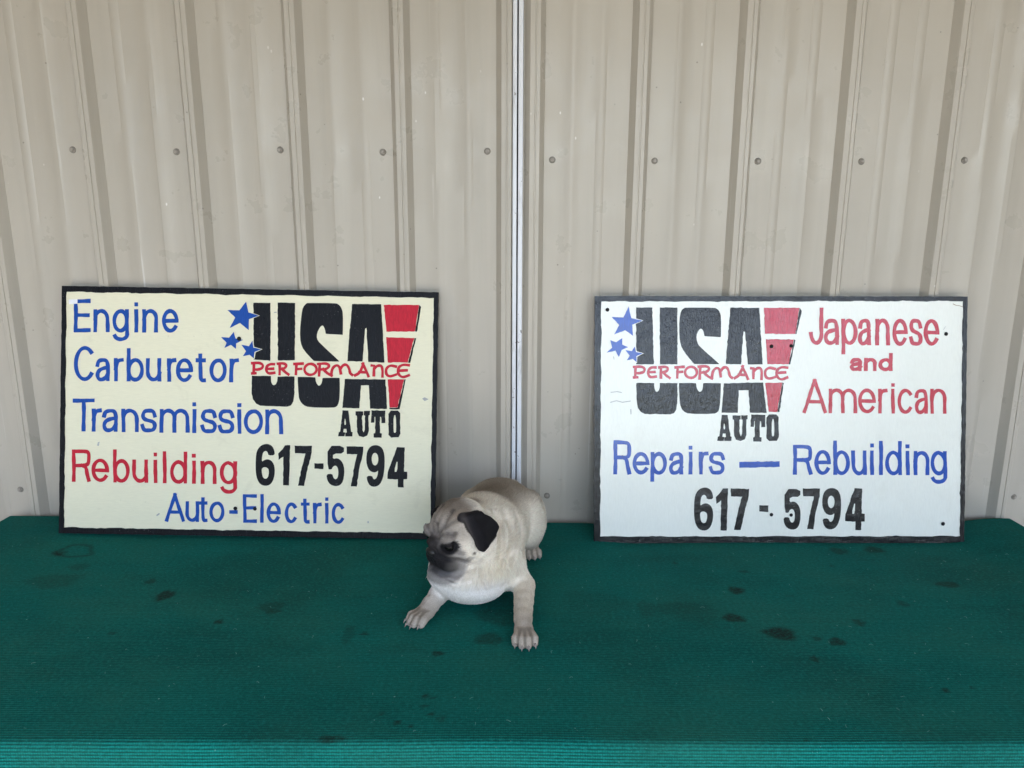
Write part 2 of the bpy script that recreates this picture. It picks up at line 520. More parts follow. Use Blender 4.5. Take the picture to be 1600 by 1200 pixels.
def build_lint():
    """loose fibres and crumbs lying on the cloth"""
    r = np.random.default_rng(21)
    V, Q = [], []
    for i in range(230):
        x, y = r.uniform(-1.1, 1.1), r.uniform(.87, 1.5)
        n = 5; ln = r.uniform(.003, .011); a = r.uniform(0, 6.28); w = r.uniform(.00022, .00045)
        if i % 6 == 0: ln, w = r.uniform(.0015, .003), r.uniform(.0007, .0012)
        px, py = x, y
        for k in range(n):
            z = float(cloth_z(np.array(px), np.array(py))) + .0011 + (.0012 * math.sin(k / (n - 1) * math.pi) if i % 6 else 0)
            nx, ny = -math.sin(a) * w, math.cos(a) * w
            V += [(px + nx, py + ny, z), (px - nx, py - ny, z + .0002)]
            if k: b = len(V) - 4; Q.append((b, b + 1, b + 3, b + 2))
            px += math.cos(a) * ln / n; py += math.sin(a) * ln / n; a += r.normal(0, .6)
    o = link('lint', mesh('lint', V, Q), simple('pale_lint', (.10, .30, .27), .9))
    tag(o, 'pale loose lint fibres scattered over the green cloth', None, None, 'stuff')
build_lint()

# ------------------------------------------------------------------ hand lettering
def chaikin(p, n=2, closed=False):
    p = np.array(p, float)
    for _ in range(n):
        if closed:
            q = np.roll(p, -1, 0)
            p = np.stack([.75 * p + .25 * q, .25 * p + .75 * q], 1).reshape(-1, p.shape[1])
        elif len(p) > 2:
            a, b = p[:-1], p[1:]
            m = np.stack([.75 * a + .25 * b, .25 * a + .75 * b], 1).reshape(-1, p.shape[1])
            p = np.concatenate([p[:1], m[1:-1], p[-1:]])
    return p
def arc(cx, cy, rx, ry, a0, a1, n=16):
    return [(cx + rx * math.cos(math.radians(a)), cy + ry * math.sin(math.radians(a))) for a in np.linspace(a0, a1, n)]
SC = lambda pts: [tuple(p) for p in chaikin(pts, 2)]
RING = arc(.5, .5, .5, .5, 90, 450, 26)
GLYPH = {
 'E': [[(0, 1), (0, 0)], [(0, 1), (1, 1)], [(0, .52), (.93, .52)], [(0, 0), (1, 0)]],
 'n': [[(0, 1), (0, 0)], [(0, .6)] + arc(.5, .6, .5, .4, 170, 0) + [(1, 0)]],
 'g': [RING, [(1, 1), (1, -.45)] + arc(.52, -.45, .48, .55, 0, -165)],
 'i': [[(.5, 1), (.5, 0)], [(.5, 2), (.5, 1.94)]],
 'e': [[(.02, .5), (1, .5)], arc(.5, .5, .5, .5, 0, 322, 24)],
 'C': [arc(.53, .5, .53, .5, 45, 318, 24)],
 'a': [SC([(.04, .72), (.12, .93), (.48, 1.0), (.85, .97), (.95, .72), (.95, .4), (.95, 0)]),
       SC([(.95, .60), (.55, .56), (.15, .47), (-.02, .25), (.12, .02), (.42, -.02), (.78, .08), (.95, .28)])],
 'r': [[(0, 1), (0, 0)], SC([(0, .55), (.12, .82), (.45, .98), (1, 1)])],
 'b': [[(0, 2), (0, 0)], RING],
 'u': [[(0, 1), (0, .4)] + arc(.5, .4, .5, .4, 190, 350), [(1, 1), (1, 0)]],
 't': [SC([(.45, 2), (.45, .5), (.45, .10), (.62, -.01), (1, 0)]), [(0, 1), (1, 1)]],
 'o': [RING],
 'T': [[(0, 1), (1, 1)], [(.5, 1), (.5, 0)]],
 's': [SC([(.97, .74), (.86, .97), (.5, 1.0), (.14, .98), (.0, .75), (.14, .58), (.5, .51), (.86, .44), (1.0, .24), (.86, .02), (.5, 0), (.12, .02), (0, .25)])],
 'm': [[(0, 1), (0, 0)], [(0, .6)] + arc(.25, .65, .25, .35, 170, 0) + [(.5, 0)], [(.5, .6)] + arc(.75, .65, .25, .35, 170, 0) + [(1, 0)]],
 'R': [[(0, 1), (0, 0)], SC([(0, 1), (.62, 1.0), (.98, .97), (1.0, .75), (.96, .53), (.6, .5), (0, .5)]), SC([(.55, .5), (.82, .45), (.9, .2), (1, 0)])],
 'l': [[(.5, 2), (.5, 0)]],
 'd': [[(1, 2), (1, 0)], RING],
 'A': [[(0, 0), (.5, 1)], [(.5, 1), (1, 0)], [(.18, .32), (.82, .32)]],
 'c': [arc(.5, .5, .5, .5, 42, 318, 22)],
 'J': [[(1, 1), (1, .3)] + arc(.5, .3, .5, .3, 0, -175)],
 'p': [[(0, 1), (0, -1)], RING],
 '-': [[(0, .5), (1, .5)]],
}
def ribbon(pts, w, r):
    """convex pieces covering a painted stroke (pixel units, y down)"""
    P = np.array(pts, float)
    # resample so the edge can waver
    out = [P[0]]
    for a, b in zip(P[:-1], P[1:]):
        k = max(1, int(np.hypot(*(b - a)) / 3.0))
        for i in range(1, k + 1): out.append(a + (b - a) * i / k)
    P = np.array(out)
    closed = np.hypot(*(P[0] - P[-1])) < .6 and len(P) > 8
    n = len(P)
    T = np.gradient(P, axis=0)
    if closed:
        T[0] = T[-1] = P[1] - P[-2]
    T /= np.maximum(np.linalg.norm(T, axis=1, keepdims=True), 1e-6)
    N = np.stack([-T[:, 1], T[:, 0]], 1)
    k = np.arange(n)
    ph = r.uniform(0, 6.28, 4)
    hw = w / 2 * (1 + .07 * np.sin(k * .55 + ph[0]) + .05 * np.sin(k * 1.3 + ph[1]))
    P = P + N * (.28 * np.sin(k * .37 + ph[2]))[:, None]
    if not closed:
        P[0] -= T[0] * w * .46; P[-1] += T[-1] * w * .46
    else:
        hw[-1] = hw[0]; P[-1] = P[0]
    A, B = P + N * hw[:, None], P - N * hw[:, None]
    pcs = []
    for i in range(n - 1):
        pcs.append([A[i], A[i + 1], B[i + 1], B[i]])
    for i in range(1, n - 1):
        if T[i - 1] @ T[i + 1] < .97:
            pcs.append([P[i] + hw[i] * .98 * np.array([math.cos(q), math.sin(q)]) for q in np.linspace(0, 2 * math.pi, 11)[:-1]])
    return pcs

class Sign:
    def __init__(self, name, label, corners_px, pose, thick, mats):
        x0, y0, z0, yw, tilt, w, h, rl = pose
        self.w, self.h, self.t = w, h, thick
        ex = Vector((math.cos(yw), math.sin(yw), 0)); nn = Vector((-math.sin(yw), math.cos(yw), 0))
        ey = Vector((0, 0, 1)) * math.cos(tilt) + nn * math.sin(tilt)
        a = ex * math.cos(rl) + ey * math.sin(rl); b = ey * math.cos(rl) - ex * math.sin(rl)
        c = a.cross(b)                             # out of the face, towards the viewer
        M = Matrix((a, b, c)).transposed().to_4x4()
        M.translation = Vector((x0, y0, z0))
        self.root = empty(name)
        self.root.matrix_world = M
        tag(self.root, label, 'sign')
        # drawing coordinates -> board coordinates
        src = np.array(corners_px, float); dst = np.array([(0, 0), (w, 0), (w, h), (0, h)])
        A, B = [], []
        for (x, y), (u, v) in zip(src, dst):
            A.append([x, y, 1, 0, 0, 0, -u * x, -u * y]); B.append(u)
            A.append([0, 0, 0, x, y, 1, -v * x, -v * y]); B.append(v)
        self.H = np.append(np.linalg.solve(np.array(A), np.array(B)), 1).reshape(3, 3)
        self.r = np.random.default_rng(len(label))
        self.m = mats
    def to(self, P):
        P = np.asarray(P, float)
        q = np.c_[P, np.ones(len(P))] @ self.H.T
        return q[:, :2] / q[:, 2:]
    def sheet(self, name, pieces, holes, z, mat, label=None):
        """union of pieces minus holes (pixel outlines) as one thin coat of paint"""
        V, Fc = [], []
        for p in list(pieces) + list(holes):
            q = self.to(p)
            if np.sum(q[:, 0] * np.roll(q[:, 1], -1) - q[:, 1] * np.roll(q[:, 0], -1)) < 0: q = q[::-1]
            Fc.append(list(range(len(V), len(V) + len(q))))
            V += [Vector((float(x), float(y))) for x, y in q]
        vs, es, fs, ov, oe, of = geometry.delaunay_2d_cdt(V, [], Fc, 0, 1e-6)
        cen = np.array([[sum(vs[i].x for i in f) / len(f), sum(vs[i].y for i in f) / len(f)] for f in fs])
        def inside(poly):
            q = self.to(poly); ins = np.zeros(len(cen), bool)
            near = ((cen >= q.min(0)) & (cen <= q.max(0))).all(1)
            c = cen[near]; r = np.zeros(len(c), bool)
            for (ax, ay), (bx, by) in zip(q, np.roll(q, -1, 0)):
                hit = (ay > c[:, 1]) != (by > c[:, 1])
                r ^= hit & (c[:, 0] < (bx - ax) * (c[:, 1] - ay) / (by - ay + (1e-15 if by == ay else 0)) + ax)
            ins[near] = r
            return ins
        inn = np.zeros(len(cen), bool)
        for p in pieces: inn |= inside(p)
        for p in holes: inn &= ~inside(p)
        keep = [f for f, k in zip(fs, inn) if k]
        used = sorted({i for f in keep for i in f}); ix = {v: k for k, v in enumerate(used)}
        me = mesh(name, [(vs[i].x, vs[i].y, z) for i in used], [tuple(ix[i] for i in f) for f in keep])
        if me.polygons and sum(p.normal.z for p in me.polygons) < 0: me.flip_normals()
        o = link(name, me, mat, self.root)
        if label: o['label'] = label
        return o
    def word(self, letters, base, top, mat, w, desc=None, label=None, z=.0007, f=None):
        """letters: (char, x0, x1[, top/dot override]); base/top: y at the first and last letter"""
        fx = f or (lambda x, y: (x, y))
        xa, xb = letters[0][1], letters[-1][2]
        pcs = []
        hw = w / 2
        for L in letters:
            ch, x0, x1 = L[:3]
            xm = (x0 + x1) / 2
            s = (xm - xa) / max(1e-6, xb - xa)
            yb = base[0] + (base[1] - base[0]) * s
            yt = top[0] + (top[1] - top[0]) * s
            asc = yt
            if len(L) > 3:
                if ch in 'bdlti': asc = L[3]
                else: yt = L[3]
            dn = (desc if desc else yb + .5 * (yb - yt))
            for st in GLYPH[ch]:
                pts = []
                for gx, gy in st:
                    X = x0 + hw + gx * (x1 - x0 - w) if ch not in 'il' else (x0 + x1) / 2
                    if gy > 1: Y = (yt + hw) + (gy - 1) * ((asc + hw) - (yt + hw))
                    elif gy < 0: Y = (yb - hw) + (-gy) * ((dn - hw) - (yb - hw))
                    else: Y = (yb - hw) + gy * ((yt + hw) - (yb - hw))
                    pts.append((X, Y))
                pcs += ribbon(pts, w, self.r)
        pcs = [[fx(*p) for p in q] for q in pcs]
        return self.sheet('lettering', pcs, [], z, mat, label)
    def waver(self, p, amp=.45):
        """a hand-cut outline: straight runs get a slight waver"""
        P = np.array(p, float); out = []
        for a, b in zip(P, np.roll(P, -1, 0)):
            k = max(1, int(np.hypot(*(b - a)) / 4.0))
            for i in range(k):
                q = a + (b - a) * i / k
                out.append(q + self.r.normal(0, amp * .5, 2) * (1 if i else .3))
        return out
    def board(self, inner, m_face, m_black):
        w, h, t = self.w, self.h, self.t
        bm = bmesh.new(); box_bm(bm, (0, 0, -t), (w, h, 0))
        bm_obj('panel', bm, m_face, self.root)
        # black painted border: ring on the face, wrapped over the edges
        out = [(-.0012, -.0012), (w + .0012, -.0012), (w + .0012, h + .0012), (-.0012, h + .0012)]
        inn = self.to(inner)
        bm = bmesh.new()
        O, I, Bk = [], [], []
        for s in range(4):
            n = 90 if s % 2 == 0 else 60
            for i in range(n):
                u = i / n
                ao, bo = np.array(out[s]), np.array(out[(s + 1) % 4])
                ai, bi = inn[s], inn[(s + 1) % 4]
                o = ao + (bo - ao) * u; q = ai + (bi - ai) * u
                nrm = np.array([-(bi - ai)[1], (bi - ai)[0]]); nrm /= np.linalg.norm(nrm)
                q = q + nrm * (.0007 * math.sin(i * .61 + s) + self.r.normal(0, .0004))
                o = o + self.r.normal(0, .00025, 2)
                O.append(bm.verts.new((*o, .0009))); I.append(bm.verts.new((*q, .0007))); Bk.append(bm.verts.new((*o, -t - .0006)))
        N = len(O)
        for i in range(N):
            j = (i + 1) % N
            bm.faces.new((O[i], O[j], I[j], I[i])); bm.faces.new((O[j], O[i], Bk[i], Bk[j]))
        bm.faces.new(Bk)
        bmesh.ops.recalc_face_normals(bm, faces=bm.faces[:])
        bm_obj('border', bm, m_black, self.root)
    def hole(self, x, y, r, ring=None):
        q = self.to([(x, y)])[0]; s = self.to([(x + r, y)])[0]; R = abs(s[0] - q[0])
        bm = bmesh.new()
        # flat near-black disc on the face: the shade inside a drilled hole, painted
        bmesh.ops.create_circle(bm, cap_ends=True, segments=18, radius=R)
        bmesh.ops.translate(bm, verts=bm.verts[:], vec=(q[0], q[1], .0014))
        o = bm_obj('bolt_hole', bm, M_SHADE_BLK, self.root)
        return o

def paint(name, col, rough, brush, bumpy, spec=.5, coat=0.0, dirt=.0, wear=0.0):
    t = NT(name)
    v = t.tex()
    sw = t.noise(t.tex((1, 1, 1)), 16, 2)
    # brush strokes: stretched noise bent by a slow one
    mp = t.n('ShaderNodeMapping'); mp.inputs['Scale'].default_value = (420, 60, 60) if brush == 'v' else (60, 420, 60)
    ad = t.n('ShaderNodeVectorMath', operation='ADD'); sc = t.n('ShaderNodeVectorMath', operation='SCALE')
    nz = t.n('ShaderNodeTexNoise'); nz.inputs['Scale'].default_value = 28; nz.inputs['Detail'].default_value = 2
    t.l(v, nz.inputs['Vector']); t.l(nz.outputs['Color'], sc.inputs[0]); sc.inputs['Scale'].default_value = .012
    t.l(v, ad.inputs[0]); t.l(sc.outputs[0], ad.inputs[1]); t.l(ad.outputs[0], mp.inputs['Vector'])
    st = t.noise(mp.outputs['Vector'], 1.0, 3, .6)
    c = t.mix(t.ramp(st, [(.3, 0.0), (.7, 1.0)]), tuple(x * (1 - .03 - wear) for x in col), tuple(min(.95, x * (1 + .03 + wear)) for x in col))
    if dirt:
        d = t.noise(v, 13, 6, .62, .6)
        c = t.mix(t.ramp(d, [(.58, 0.0), (.78, dirt)]), c, (.42, .38, .27))
        d2 = t.noise(t.tex((1, 1, 1)), 85, 3, .6)
        c = t.mix(t.ramp(d2, [(.70, 0.0), (.76, dirt * .9)]), c, (.28, .25, .20))
        big = t.noise(v, 4.2, 3)
        c = t.mix(t.ramp(big, [(.45, 0.0), (.7, dirt * .6)]), c, tuple(x * .90 for x in col))
    if max(col) < .03:                       # dry-brush streaks and tiny chips in the black
        c = t.mix(t.ramp(st, [(.54, 0.0), (.74, .8)]), c, (.020, .021, .025))
        ch = t.math('MULTIPLY', t.ramp(t.noise(v, 260, 3, .6), [(.66, 0.0), (.70, .8)]), t.ramp(t.noise(v, 9, 2), [(.48, 0.0), (.6, 1.0)]))
        c = t.mix(ch, c, (.22, .22, .22))
        rough = t.ramp(st, [(.3, max(.2, rough - .16)), (.7, min(.8, rough + .14))])
    n0 = t.bump(t.noise(v, 55, 4, .6), bumpy * .6, .0012)
    n = t.bump(st, bumpy, .0007, n0)
    t.done(c, rough, n)
    t.b.inputs['Specular IOR Level'].default_value = spec
    t.b.inputs['Coat Weight'].default_value = coat
    t.b.inputs['Coat Roughness'].default_value = .14
    t.l(n, t.b.inputs['Coat Normal'])
    return t.m

M_CREAM = paint('cream_sign_paint', (.80, .77, .58), .50, 'h', .10, .3, 0, .30)
M_WHITE = paint('white_sign_paint', (.87, .885, .815), .6, 'v', .38, .1, .8, .12)
M_BLK_L = paint('black_brush_paint', (.005, .0055, .008), .42, 'v', .9, .14, 0, 0, .25)
M_BLK_R = paint('black_gloss_brush_paint', (.006, .007, .010), .6, 'v', 1.3, .1, .7, 0, .25)
M_BLUE_L = paint('blue_lettering_paint', (.004, .066, .36), .5, 'v', .4, .25, 0, 0, .12)
M_BLUE_R = paint('blue_gloss_lettering_paint', (.006, .072, .43), .6, 'v', .4, .1, .9, 0, .12)
M_RED_L = paint('red_lettering_paint', (.52, .014, .035), .5, 'v', .5, .2, 0, 0, .15)
M_RED_R = paint('red_gloss_lettering_paint', (.52, .016, .042), .6, 'v', .8, .1, .9, 0, .15)
M_PATCH = simple('plain_patch_white', (.84, .85, .88), .5)
M_SMUDGE = simple('grey_rubbed_mark', (.42, .43, .42), .6, 0, 200, .3)

# shapes traced in the two zoomed drawings; Z2: 1600 px wide view of x 340..700, Z4: view of x 380..700, y 640..880
z2 = lambda P: [(340 + x * .225, 440 + y * .225) for x, y in P]
z4 = lambda P: [(380 + x * .2, 640 + y * .2) for x, y in P]
z3 = lambda P: [(80 + x * .2, 640 + y * .2) for x, y in P]
z5 = lambda P: [(915 + x * .21875, 450 + y * .21875) for x, y in P]
z6 = lambda P: [(1210 + x * .2, 450 + y * .2) for x, y in P]
z7 = lambda P: [(915 + x * .2, 640 + y * .2) for x, y in P]
z8 = lambda P: [(1210 + x * .2, 640 + y * .2) for x, y in P]
# digits (outline, holes, smooth?) in Z4 coordinates
DIG = {
 '6': ([(258,358),(256,322),(240,288),(215,272),(185,269),(150,282),(125,310),(112,350),(108,430),(110,500),(122,550),(145,585),(182,598),(218,590),(242,562),(256,515),(259,465),(250,425),(232,400),(205,388),(178,394),(157,410),(159,370),(167,336),(187,322),(203,334),(209,360)],
       [[(155,466),(158,505),(168,535),(188,543),(205,530),(213,492),(208,462),(185,450),(166,454)]]),
 '1': ([(378,280),(338,281),(318,312),(285,345),(289,395),(325,370),(322,592),(368,593)], []),
 '7': ([(412,282),(548,285),(545,335),(512,470),(485,597),(437,595),(468,450),(497,345),(415,342)], []),
 '-': ([(566,420),(636,421),(635,466),(565,462)], []),
 '5': ([(668,285),(796,285),(795,346),(712,345),(708,388),(745,380),(775,400),(795,440),(798,500),(788,560),(765,592),(728,600),(690,588),(665,555),(658,505),(705,502),(712,532),(728,547),(745,536),(752,500),(748,455),(730,437),(708,448),(700,470),(668,467)], []),
 '8': ([(815,290),(945,292),(942,350),(912,470),(893,602),(847,600),(872,460),(898,352),(818,350)], []),
 '9': ([(1035,279),(1000,290),(975,325),(967,380),(970,430),(988,475),(1020,493),(1046,489),(1060,474),(1053,520),(1038,545),(1022,544),(1012,517),(969,520),(975,562),(995,595),(1025,605),(1060,596),(1085,565),(1102,510),(1110,430),(1108,350),(1092,303),(1066,284)],
       [[(1035,337),(1015,352),(1008,385),(1015,425),(1035,441),(1055,425),(1062,390),(1055,352)]]),
 '4': ([(1205,295),(1264,298),(1259,485),(1283,487),(1282,544),(1256,545),(1255,609),(1210,608),(1211,545),(1130,541),(1133,490)],
       [[(1209,385),(1180,486),(1207,488)]]),
 'A': ([(785,9),(831,11),(852,176),(863,180),(860,212),(805,212),(806,186),(818,181),(815,154),(795,154),(790,179),(806,183),(800,211),(750,211),(755,180),(766,176)], [[(804,60),(797,122),(814,122)]]),
 'U': ([(886,17),(945,18),(946,48),(937,52),(939,162),(948,182),(957,162),(960,52),(949,48),(951,15),(998,14),(997,45),(988,50),(988,170),(976,205),(945,219),(912,210),(898,178),(896,52),(886,48)], []),
 'T': ([(1010,10),(1116,12),(1115,108),(1086,110),(1084,63),(1076,60),(1074,186),(1089,190),(1086,223),(1025,221),(1025,190),(1036,186),(1038,60),(1032,62),(1030,106),(1005,106)], []),
 'O': ([(1158,12),(1214,12),(1231,32),(1232,190),(1218,220),(1160,222),(1140,200),(1140,38)], [[(1180,48),(1198,48),(1200,172),(1190,188),(1178,178)]]),
}
def fit_box(shape, box):
    """move a digit outline into another box (x0, y0, x1, y1)"""
    o, hs = shape
    A = np.array(o, float); lo, hi = A.min(0), A.max(0)
    k = (np.array(box[2:]) - np.array(box[:2])) / (hi - lo)
    f = lambda P: [tuple((np.array(p) - lo) * k + np.array(box[:2])) for p in P]
    return f(o), [f(h) for h in hs]
def digits(sg, items, conv, mat, label):
    pcs, hs = [], []
    for key, box in items:
        o, h = DIG[key] if box is None else fit_box(DIG[key], box)
        rnd = key in '6597' and key != '7'
        o = chaikin(conv(o), 1, True) if rnd else sg.waver(conv(o), .5)
        pcs.append([tuple(p) for p in o]); hs += [[tuple(p) for p in chaikin(conv(q), 1, True)] for q in h]
    return sg.sheet('lettering', pcs, hs, .0007, mat, label)
def grow(P, d):
    P = np.array(P, float); c = P.mean(0)
    return [tuple(c + (p - c) * (1 + d / np.linalg.norm(p - c))) for p in P]

def performance(sg, mat, fx, z=.0007):
    s = []
    A = lambda *a: arc(*a)
    s += [[(263,572),(262,640)], SC([(252,568),(300,566),(328,580),(322,606),(290,614),(268,612)]), [(252,640),(275,639)]]
    s += [SC([(404,575),(375,574),(352,590),(350,620),(366,642),(406,636)]), [(354,608),(398,606)]]
    s += [[(443,572),(441,645)], SC([(430,573),(472,568),(494,584),(478,604),(446,610)]), SC([(458,608),(480,630),(504,646)])]
    s += [[(560,576),(556,645)], [(545,576),(602,572)], [(558,610),(592,608)]]
    s += [A(655, 612, 42, 38, 90, 450, 20)]
    s += [[(721,575),(716,655)], SC([(708,575),(764,570),(788,588),(765,612),(722,614)]), SC([(742,612),(770,640),(802,656)])]
    s += [SC([(800,650),(806,606),(832,582),(856,592),(864,642)]), SC([(860,612),(880,582),(906,580),(922,610),(928,640),(944,652)])]
    s += [SC([(962,655),(992,640),(1012,600),(1020,574)]), SC([(1016,576),(1034,615),(1054,662)]), [(992,632),(1040,634)]]
    s += [[(1078,588),(1096,590),(1093,656)], SC([(1096,612),(1116,588),(1146,588),(1152,620),(1150,664)])]
    s += [SC([(1244,596),(1206,586),(1176,606),(1176,648),(1202,666),(1244,652)])]
    s += [SC([(1332,588),(1290,582),(1258,602),(1258,648),(1290,672),(1332,656)]), [(1262,624),(1318,622)]]
    pcs = []
    for st in s:
        pcs += ribbon([fx(x, y) for x, y in st], 4.2, sg.r)
    return sg.sheet('lettering', pcs, [], z, mat, 'small red uncial word PERFORMANCE across the emblem')

# ---- the cream sign
LP = [(93, 833), (677, 841), (685, 460), (98, 445)]
L = Sign('painted_sign', 'cream board with black border, blue ENGINE CARBURETOR TRANSMISSION lettering, leaning left of the dog', LP,
         (-1.0243, 1.5097, ZC - .669, .0014, .2027, .8503, .5592, -.0145), .0115, None)
L.board([(100.5, 824.5), (671.5, 832.2), (678.8, 467.8), (104.5, 453.8)], M_CREAM, M_BLK_L)
q = L.word
q([('E',116,143,465.6),('n',147,172.5),('g',177,203.2),('i',211,218.6,471),('n',224.2,249.2),('e',255.4,281.8)], (517.4,519.8), (481.2,482.2), M_BLUE_L, 6.1, 532.5, 'blue painted word Engine')
q([('C',116,149,539.4),('a',150,173.8),('r',179.5,195.2),('b',199.6,227.2,543),('u',230,254.2),('r',263.4,278.2),('e',277,303.8),('t',308,324.6,552),('o',330,357.2),('r',361,376.4)], (594.4,598), (557.6,560.4), M_BLUE_L, 6.1, None, 'blue painted word Carburetor')
q([('T',114,149.2,622.2),('r',144.4,160.6),('a',160.4,186.4),('n',191.4,218.4),('s',221.4,247.4),('m',251.4,298.2),('i',303,309.2,628.4),('s',315.6,341.8),('s',343,369.2),('i',373.4,379.8,630),('o',383.6,413.8),('n',416.8,444.6)], (673.8,679.4), (637.4,640.2), M_BLUE_L, 6.1, None, 'blue painted word Transmission')
q([('R',113,142.6,702),('e',144,171.8),('b',178,204.6,702),('u',208.4,233.2),('i',241.4,248.2,707),('l',256,262.6,705),('d',267.4,294.6,705.6),('i',302.2,308.4,709),('n',315.8,340.8),('g',345.6,372.6)], (753,757.4), (715.6,721), M_RED_L, 5.8, 771.8, 'red painted word Rebuilding')
q([('A',260,290.6,770.4),('u',292,313.2),('t',313,326.6,777),('o',329.4,353.2),('-',360.2,373.8),('E',382,403.8,772.4),('l',408.8,414.2,772),('e',418.8,440.6),('c',446.8,467.2),('t',471.8,485.8,779),('r',490.8,504.6),('i',508.8,515.2,777),('c',519.4,540.6)], (815.4,818.2), (782.6,786), M_BLUE_L, 5.3, None, 'blue painted words Auto-Electric')
digits(L, [('6',None),('1',None),('7',None),('-',None),('5',None),('8',None),('9',None),('4',None)], z4, M_BLK_L, 'black painted number 617-5794')
digits(L, [('A',None),('U',None),('T',None),('O',None)], z4, M_BLK_L, 'black slab lettering AUTO')
def usa(sg, conv, U1, U2, U3, S1, S2, A1, A2, sh, mat):
    rnd = lambda P: [tuple(p) for p in chaikin(conv(P), 1, True)]
    st = lambda P: [tuple(p) for p in sg.waver(conv(P), .5)]
    pcs = [st(U1), st(U2), st(U3), rnd(S1), rnd(S2), st(A1), st(A2)] + [st(p) for p in sh]
    return sg.sheet('lettering', pcs, [], .0006, mat, 'tall black letters USA cut by a band')
usa(L, z2, [(262,148),(380,149),(381,350),(378,552),(262,542)], [(430,148),(552,152),(547,549),(431,549)],
    [(250,655),(382,658),(384,698),(392,716),(402,722),(416,714),(425,694),(428,662),(545,662),(543,790),(536,835),(520,862),(495,871),(310,864),(278,848),(256,818),(248,780)],
    [(630,154),(640,152),(830,155),(850,162),(870,185),(882,225),(880,370),(878,375),(870,374),(765,368),(761,365),(758,340),(748,315),(740,308),(724,318),(702,360),(700,400),(720,430),(852,554),(856,559),(846,560),(690,556),(675,552),(610,480),(588,430),(583,350),(595,230),(605,180)],
    [(566,666),(572,664),(686,667),(690,672),(692,698),(704,720),(714,728),(730,716),(736,695),(738,675),(742,672),(852,672),(858,676),(857,800),(850,845),(838,870),(812,880),(645,876),(605,860),(582,830),(573,800)],
    [(945,162),(1145,165),(1156,360),(1165,568),(1055,563),(1042,328),(1034,334),(1014,560),(910,558),(925,360)],
    [(893,680),(1172,685),(1182,888),(1065,886),(1058,725),(1003,725),(992,884),(875,880)],
    [[(1407,172),(1418,186),(1390,356),(1377,355)], [(1372,400),(1384,402),(1341,571),(1327,570)], [(1302,685),(1311,685),(1268,891),(1198,890),(1198,880),(1254,880)]], M_BLK_L)
for p in ([(1162,170),(1405,172),(1375,355),(1180,355)], [(1178,392),(1370,400),(1325,570),(1188,568)], [(1187,685),(1300,685),(1252,879),(1200,879)]):
    L.sheet('red_block', [L.waver(z2(p), .5)], [], .0008, M_RED_L)
performance(L, M_RED_L, lambda x, y: (340 + x * .225, 440 + y * .225))
for st in ([(212,140),(228,215),(300,238),(232,262),(230,338),(168,288),(98,322),(135,250),(82,198),(165,200)],
           [(125,350),(138,395),(190,405),(142,430),(140,468),(105,440),(60,462),(75,425),(38,385),(92,390)],
           [(255,412),(262,460),(318,472),(270,490),(265,535),(235,510),(188,520),(210,485),(178,440),(230,450)]):
    L.sheet('star_outline', [grow(z2(st), 1.6)], [], .0010, M_CREAM)
    L.sheet('star', [L.waver(z2(st), .25)], [], .0013, M_BLUE_L)
for x, y, r in ((376.5, 529.5, 3.4), (407, 530.5, 3.2), (370, 794.4, 3.0), (400.6, 795, 2.9)):
    L.hole(x, y, r)
L.sheet('white_patch', [[(108,466),(122,465.4),(122,472.6),(108.6,473.4)]], [], .0012, M_PATCH, 'white patch over the corner of the E')  # plain white quad over the letter's upper left corner
for p in ([(431,488),(435,487.6),(435.4,489),(431,489.4)], [(154,691),(157,690),(155.4,697),(152.6,696)], [(575,814),(577,814),(577,817),(575,817)], [(660,624),(664,622),(670,625),(664,628)], [(246,805),(250,802),(252,803),(247,807)]):
    L.sheet('scuff', [p], [], .0007, M_SMUDGE)

# ---- the white sign
RP = [(930.5, 850.5), (1503.6, 847.5), (1512.5, 463.6), (928.6, 464.2)]
Rs = Sign('painted_sign', 'glossy white board with black border, red JAPANESE AND AMERICAN lettering, leaning right of the dog', RP,
          (.1920, 1.5083, ZC - .690, .0041, .1892, .844, .5597, .0016), .0115, None)
Rs.board([(939, 840.6), (1497.6, 837.6), (1506, 470), (938, 472)], M_WHITE, M_BLK_R)
def wd(conv, letters, base, top, mat, w, desc=None, label=None):
    cx = lambda x: conv([(x, 0)])[0][0]; cy = lambda y: conv([(0, y)])[0][1]
    Ls = [(l[0], cx(l[1]), cx(l[2])) + ((cy(l[3]),) if len(l) > 3 else ()) for l in letters]
    Rs.word(Ls, (cy(base[0]), cy(base[1])), (cy(top[0]), cy(top[1])), mat, w, cy(desc) if desc else None, label)
wd(z6, [('J',272,386,153),('a',388,512),('p',527,652),('a',655,762),('n',792,907),('e',925,1046),('s',1055,1164),('e',1172,1295)], (448,456), (240,242), M_RED_R, 6.1, 524, 'red painted word Japanese')
wd(z6, [('a',592,690),('n',702,802),('d',815,927,510)], (656,654), (548,550), M_RED_R, 5.9, None, 'red painted word and')
wd(z6, [('A',222,412,716),('m',425,646),('e',655,795),('r',812,887),('i',914,941,748),('c',962,1088),('a',1095,1202),('n',1218,1345)], (986,988), (793,790), M_RED_R, 5.5, None, 'red painted word American')
wd(z7, [('R',220,358,254),('e',370,502),('p',510,639),('a',652,770),('i',808,836,293),('r',888,964),('s',965,1092)], (521,518), (345,338), M_BLUE_R, 5.9, 576, 'blue painted word Repairs')
wd(z8, [('R',147,297,284),('e',312,441),('b',460,590,248),('u',600,720),('i',746,776,270),('l',817,846,249),('d',862,993,250),('i',1022,1056,276),('n',1085,1207),('g',1215,1344)], (518,518), (322,328), M_BLUE_R, 5.9, 584, 'blue painted word Rebuilding')
